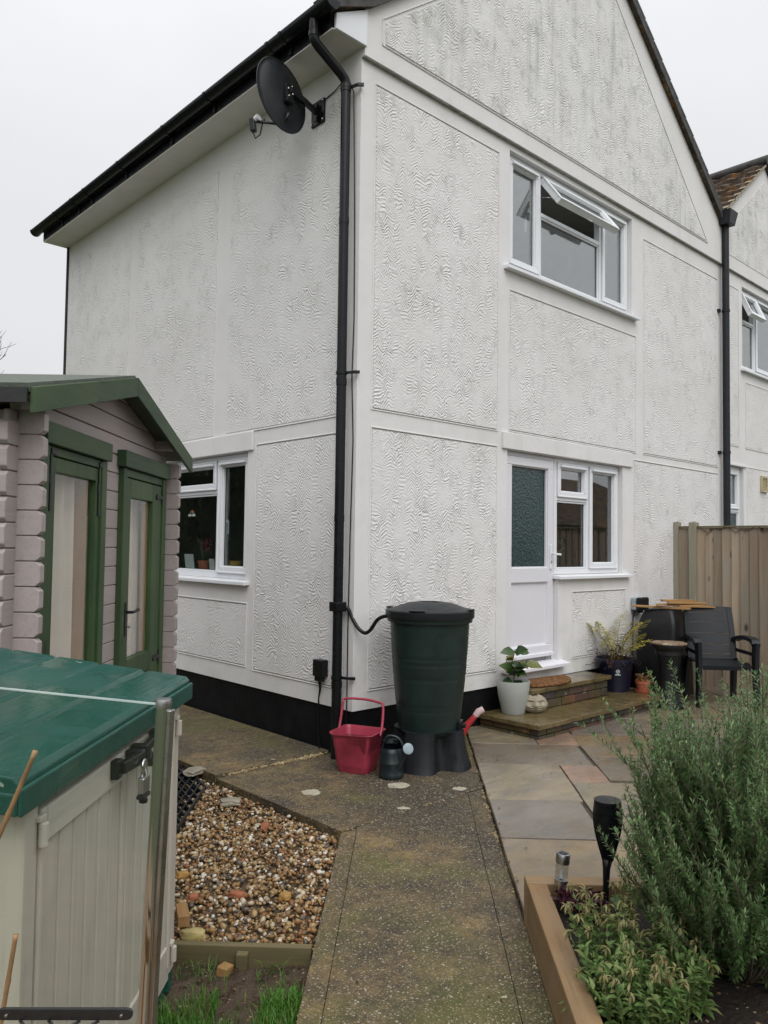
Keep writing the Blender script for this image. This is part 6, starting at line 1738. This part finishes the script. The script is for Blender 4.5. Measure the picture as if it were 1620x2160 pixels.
# grass and weeds on the soil
def grass():
    mb = MB(); random.seed(31)
    for k in range(9000):
        a_ = random.uniform(-3.5, -2.70); b_ = random.uniform(-.44, .045)
        d_ = mnoise.noise(Vector((a_ * 4, b_ * 4, 0))) * .9 + (-2.90 - a_) * 5 + (.3 if b_ > -.10 and a_ < -2.88 else 0) - (.45 if -.24 < b_ < -.10 else 0)
        if random.random() > max(.02, min(1, d_ + .1)): continue
        p = ab(a_, b_, -.082); h = random.uniform(.03, .095); an = random.uniform(0, 2 * PI); l_ = random.uniform(.1, .7)
        dx, dy = math.cos(an), math.sin(an); w_ = random.uniform(.0011, .0021)
        q1 = p + Vector((dx * h * l_ * .35, dy * h * l_ * .35, h * .6)); q2 = p + Vector((dx * h * l_, dy * h * l_, h * (1 - .25 * l_))); s_ = Vector((-dy, dx, 0)) * w_
        mb.add([tuple(p - s_), tuple(p + s_), tuple(q1 + s_ * .8), tuple(q2), tuple(q1 - s_ * .8)], [(0, 1, 2, 4), (4, 2, 3)])
    for k in range(60):                                              # straggling tufts by the board
        a_ = random.uniform(-2.78, -2.66); b_ = random.choice([-.42, -.38, -.33, -.12, -.05]) + random.gauss(0, .02)
        p = ab(a_, b_, -.08); an = random.uniform(0, 2 * PI); h = random.uniform(.03, .08); dx, dy = math.cos(an), math.sin(an); s_ = Vector((-dy, dx, 0)) * .0016
        q1 = p + Vector((dx * h * .3, dy * h * .3, h * .6)); q2 = p + Vector((dx * h * .8, dy * h * .8, h * .7))
        mb.add([tuple(p - s_), tuple(p + s_), tuple(q1 + s_ * .8), tuple(q2), tuple(q1 - s_ * .8)], [(0, 1, 2, 4), (4, 2, 3)])
    o = mb.build('grass', M['grass'], recalc=False); o['kind'] = 'stuff'; o['label'] = 'fresh green grass growing on the muddy soil'
grass()
random.seed(8)
lf = MB()                                                            # leaf litter and clods
for k in range(46):
    a_ = random.uniform(-3.3, .6); b_ = random.uniform(.1, 2.6); p = ab(a_, b_, .006 if b_ < .86 else .036)
    if b_ > .86 and a_ < -2.3: continue
    lf.leaf(p, Vector((random.gauss(0, 1), random.gauss(0, 1), .1)), UPV + rv() * .3, random.uniform(.010, .022), random.uniform(.007, .012), .2, .2)
for k in range(150):
    a_ = random.uniform(-3.1, -2.66); b_ = random.uniform(-.42, .03); p = ab(a_, b_, -.066)
    lf.leaf(p, Vector((random.gauss(0, 1), random.gauss(0, 1), .15)), UPV + rv() * .5, random.uniform(.012, .03), random.uniform(.006, .013), .2, .2)
for k in range(80):
    a_ = random.uniform(-2.3, 1.0); p = ab(a_, .90 + abs(random.gauss(0, .02)) - .02, .006 if random.random() < .7 else .036)
    lf.leaf(p, Vector((random.gauss(0, 1), random.gauss(0, 1), .1)), UPV + rv() * .4, random.uniform(.01, .024), random.uniform(.006, .012), .2, .2)
o = lf.build('leaf_litter', M['dead'], recalc=False); o['kind'] = 'stuff'; o['label'] = 'brown dead leaves on the soil and along the path edge'
seedling(-2.84, -.02, 16, .045, 'leafy green weed growing on the soil next to the path edge', 'grass', 17, z=-.085)

# ------------------------------------------------------------------ things on the window sills
hy = thing('flowering_plant', 'pink hyacinth in a terracotta pot on the sill of the side window', 'potted plant', (.185, 2.42, 1.253))
mb = MB(); mb.lathe([(0, 0), (.042, 0), (.055, .095), (.058, .095), (.058, .11), (.05, .11), (0, .095)], seg=24); mb.build('pot', M['terracotta'], hy, autos=40)
mb = MB()
for k in range(16):
    an = random.uniform(0, 2 * PI); mb.leaf((0, 0, .1), Vector((math.cos(an) * .3, math.sin(an) * .3, 1)), Vector((math.cos(an), math.sin(an), 0)), random.uniform(.12, .2), .022, -.1, .2)
mb.build('foliage', M['weed'], hy, smooth=True, recalc=False)
mb = MB()
for s_ in range(5):
    cx, cy = random.uniform(-.05, .05), random.uniform(-.05, .05); mb.tube([(0, 0, .1), (cx, cy, .30)], .003, 4)
    for k in range(26): mb.leaf((cx, cy, .22 + .10 * random.random()), rv(), UPV, .03, .012, .2, .1)
mb.build('flower', M['pink'], hy, recalc=False)
mb = MB(); mb.box(-.004, .004, -.07, .07, 0, .17); o = mb.build('greeting_card', M['card']); o.location = (.19, 2.68, 1.253); o.rotation_euler = (0, R(-8), R(6)); tag(o, 'blank white card standing on the side window sill', 'card')
mb = MB(); mb.box(-.004, .004, -.05, .05, 0, .13); o = mb.build('greeting_card', M['card']); o.location = (.20, 2.28, 1.253); o.rotation_euler = (0, R(-6), R(-4)); tag(o, 'smaller white card behind the flowerpot on the side window sill', 'card')
jg = thing('jug', 'little yellow jug on the side window sill at its right end', 'jug', (.19, 1.88, 1.253))
mb = MB(); mb.lathe([(0, 0), (.045, 0), (.05, .02), (.048, .09), (.052, .12), (.046, .12), (.042, .09), (0, .02)], seg=24); mb.add([(-.02, .045, .10), (.02, .045, .10), (0, .085, .125), (0, .05, .085)], [(0, 1, 2), (0, 2, 3), (1, 3, 2)]); mb.build('body', M['yellow'], jg, autos=50)
rn_ = thing('rainbow_ornament', 'small rainbow with white clouds hanging in the side window', 'ornament', (.092, 2.50, 1.80))
for r, mt in ((.044, 'rain_r'), (.034, 'rain_y'), (.024, 'rain_b')):
    mb = MB(); mb.tube([(0, r * math.cos(t_), r * math.sin(t_)) for t_ in np.linspace(0, PI, 14)], .0055, 6); mb.build('arc', M[mt], rn_, smooth=True)
for s_ in (-1, 1):
    mb = MB()
    for q in (-.014, 0, .014): mb.lathe([(0, -.014), (.010, -.010), (.014, 0), (.010, .010), (0, .014)], (0, s_ * .034 + q, -.004), 10)
    mb.build('cloud', M['card'], rn_, smooth=True)
def house_plant(loc, label, seed, h, broad, pot='terracotta'):
    random.seed(seed); root = thing('house_plant', label, 'potted plant', loc); mb = MB(); mb.lathe([(0, 0), (.05, 0), (.065, .10), (.06, .10), (0, .085)], seg=20); mb.build('pot', M[pot], root, autos=40)
    mb = MB()
    if broad:
        for k in range(9):
            an = random.uniform(0, 2 * PI); mb.leaf((0, 0, .08 + random.uniform(0, h * .45)), Vector((math.cos(an), math.sin(an), random.uniform(.3, 1.4))), UPV, random.uniform(.14, .22), .06, .2, .15)
        mb.tube([(0, 0, .08), (.01, 0, h * .6)], .004, 5); mb.build('foliage', M['glossy_leaf'], root, smooth=True, recalc=False)
    else:
        mb.tube(cr([Vector((0, 0, .08)), Vector((.01, .01, h * .4)), Vector((-.01, 0, h * .7)), Vector((.03, 0, h))], 4), .007, 6)
        for k in range(40): 
            f = random.uniform(.45, 1); mb.leaf((.02 * random.gauss(0, 1), .02 * random.gauss(0, 1), h * f), rv() + UPV * .3, UPV, .07, .03, .3, .15)
        mb.build('foliage', M['weed'], root, smooth=True, recalc=False)
house_plant((2.85, .24, 1.318), 'broad-leaved pale plant on the sill behind the fixed pane beside the door', 3, .28, True, 'navypot')
house_plant((3.42, .26, 1.318), 'tall twisted stem plant in a brown pot behind the right pane beside the door', 6, .50, False)
house_plant((3.12, .30, 4.06), 'leafy plant just visible behind the upstairs window glass', 8, .30, True)

# ------------------------------------------------------------------ beyond the garden
def bare_tree(loc, H, seed, label):
    random.seed(seed); root = thing('bare_tree', label, 'tree', loc); tk = MB(); tw = MB()
    def grow(p, d_, L, r, lev):
        n = 5; P = [p.copy()]
        for i in range(n):
            d_ = (d_ + rv() * .13 + UPV * .03).normalized(); p = p + d_ * L / n; P.append(p.copy())
        (tk if lev < 2 else tw).tube([tuple(q) for q in P], [r * (1 - .45 * i / n) for i in range(n + 1)], 7 if lev < 2 else 4, cap=False)
        if lev < 5:
            for k in range(4 if lev else 6):
                i0 = random.randint(2, n); t_ = (d_ + rv() * .6 + UPV * .22).normalized(); grow(P[i0], t_, L * random.uniform(.52, .74), r * .55, lev + 1)
    grow(Vector((0, 0, 0)), UPV.copy(), H * .42, H * .02, 0)
    tk.build('trunk', M['bark'], root, smooth=True, recalc=False); tw.build('crown', M['bark'], root, recalc=False)
bare_tree((2.45, 23.4, -.13), 9.4, 2, 'leafless tree far off beyond the summerhouse roof')

M['hedge_core'] = plain('hedge shade', (.014, .020, .009), .9, .5, 3, .6, 9)
def hedge(name, label, x0, x1, y0, y1, h, n, seed):
    random.seed(seed); root = thing(name, label, 'hedge', ((x0 + x1) / 2, (y0 + y1) / 2, -.13)); mb = MB(); w_, d_ = (x1 - x0) / 2, (y1 - y0) / 2
    core = MB(); core.box(-w_ * .9, w_ * .9, -d_ * .75, d_ * .75, 0, h * .85); core.build('core', M['hedge_core'], root)
    for k in range(n):
        x, y = random.uniform(-w_, w_), random.uniform(-d_, d_); top = h * (1 + .12 * mnoise.noise(Vector((x * .6, y * .6, seed)))); z = random.uniform(0, top)
        if abs(y) < d_ * .72 and z < top * .84: continue
        mb.leaf((x, y, z), rv() + UPV * .3, UPV + rv(), random.uniform(.10, .18), .10, .3, .15)
    mb.build('foliage', M['hedge'], root, recalc=False)
# what the windows mirror: the garden behind the camera
hedge('hedge', 'evergreen hedge across the end of the garden, behind the camera', -16, 6, -15.2, -13.8, 2.6, 9000, 1)
hedge('hedge', 'taller evergreen hedge on the left of the garden, beyond the summerhouse', -15, -2.0, 11.0, 14.0, 8.0, 42000, 2)
gg = thing('garage', 'neighbouring low rendered outbuilding with a dark pitched roof, right of the garden', 'outbuilding', (13.5, -7.5, -.13))
mb = MB(); mb.box(-3.5, 3.5, -2.2, 2.2, 0, 2.2); mb.build('walls', M['wall_far'], gg)
mb = MB(); mb.add([(-3.8, -2.5, 2.15), (3.8, -2.5, 2.15), (3.8, 2.5, 2.15), (-3.8, 2.5, 2.15), (-2.0, 0, 3.5), (2.0, 0, 3.5)], [(0, 1, 5, 4), (1, 2, 5), (2, 3, 4, 5), (3, 0, 4), (3, 2, 1, 0)]); mb.build('roof', M['tiles'], gg)
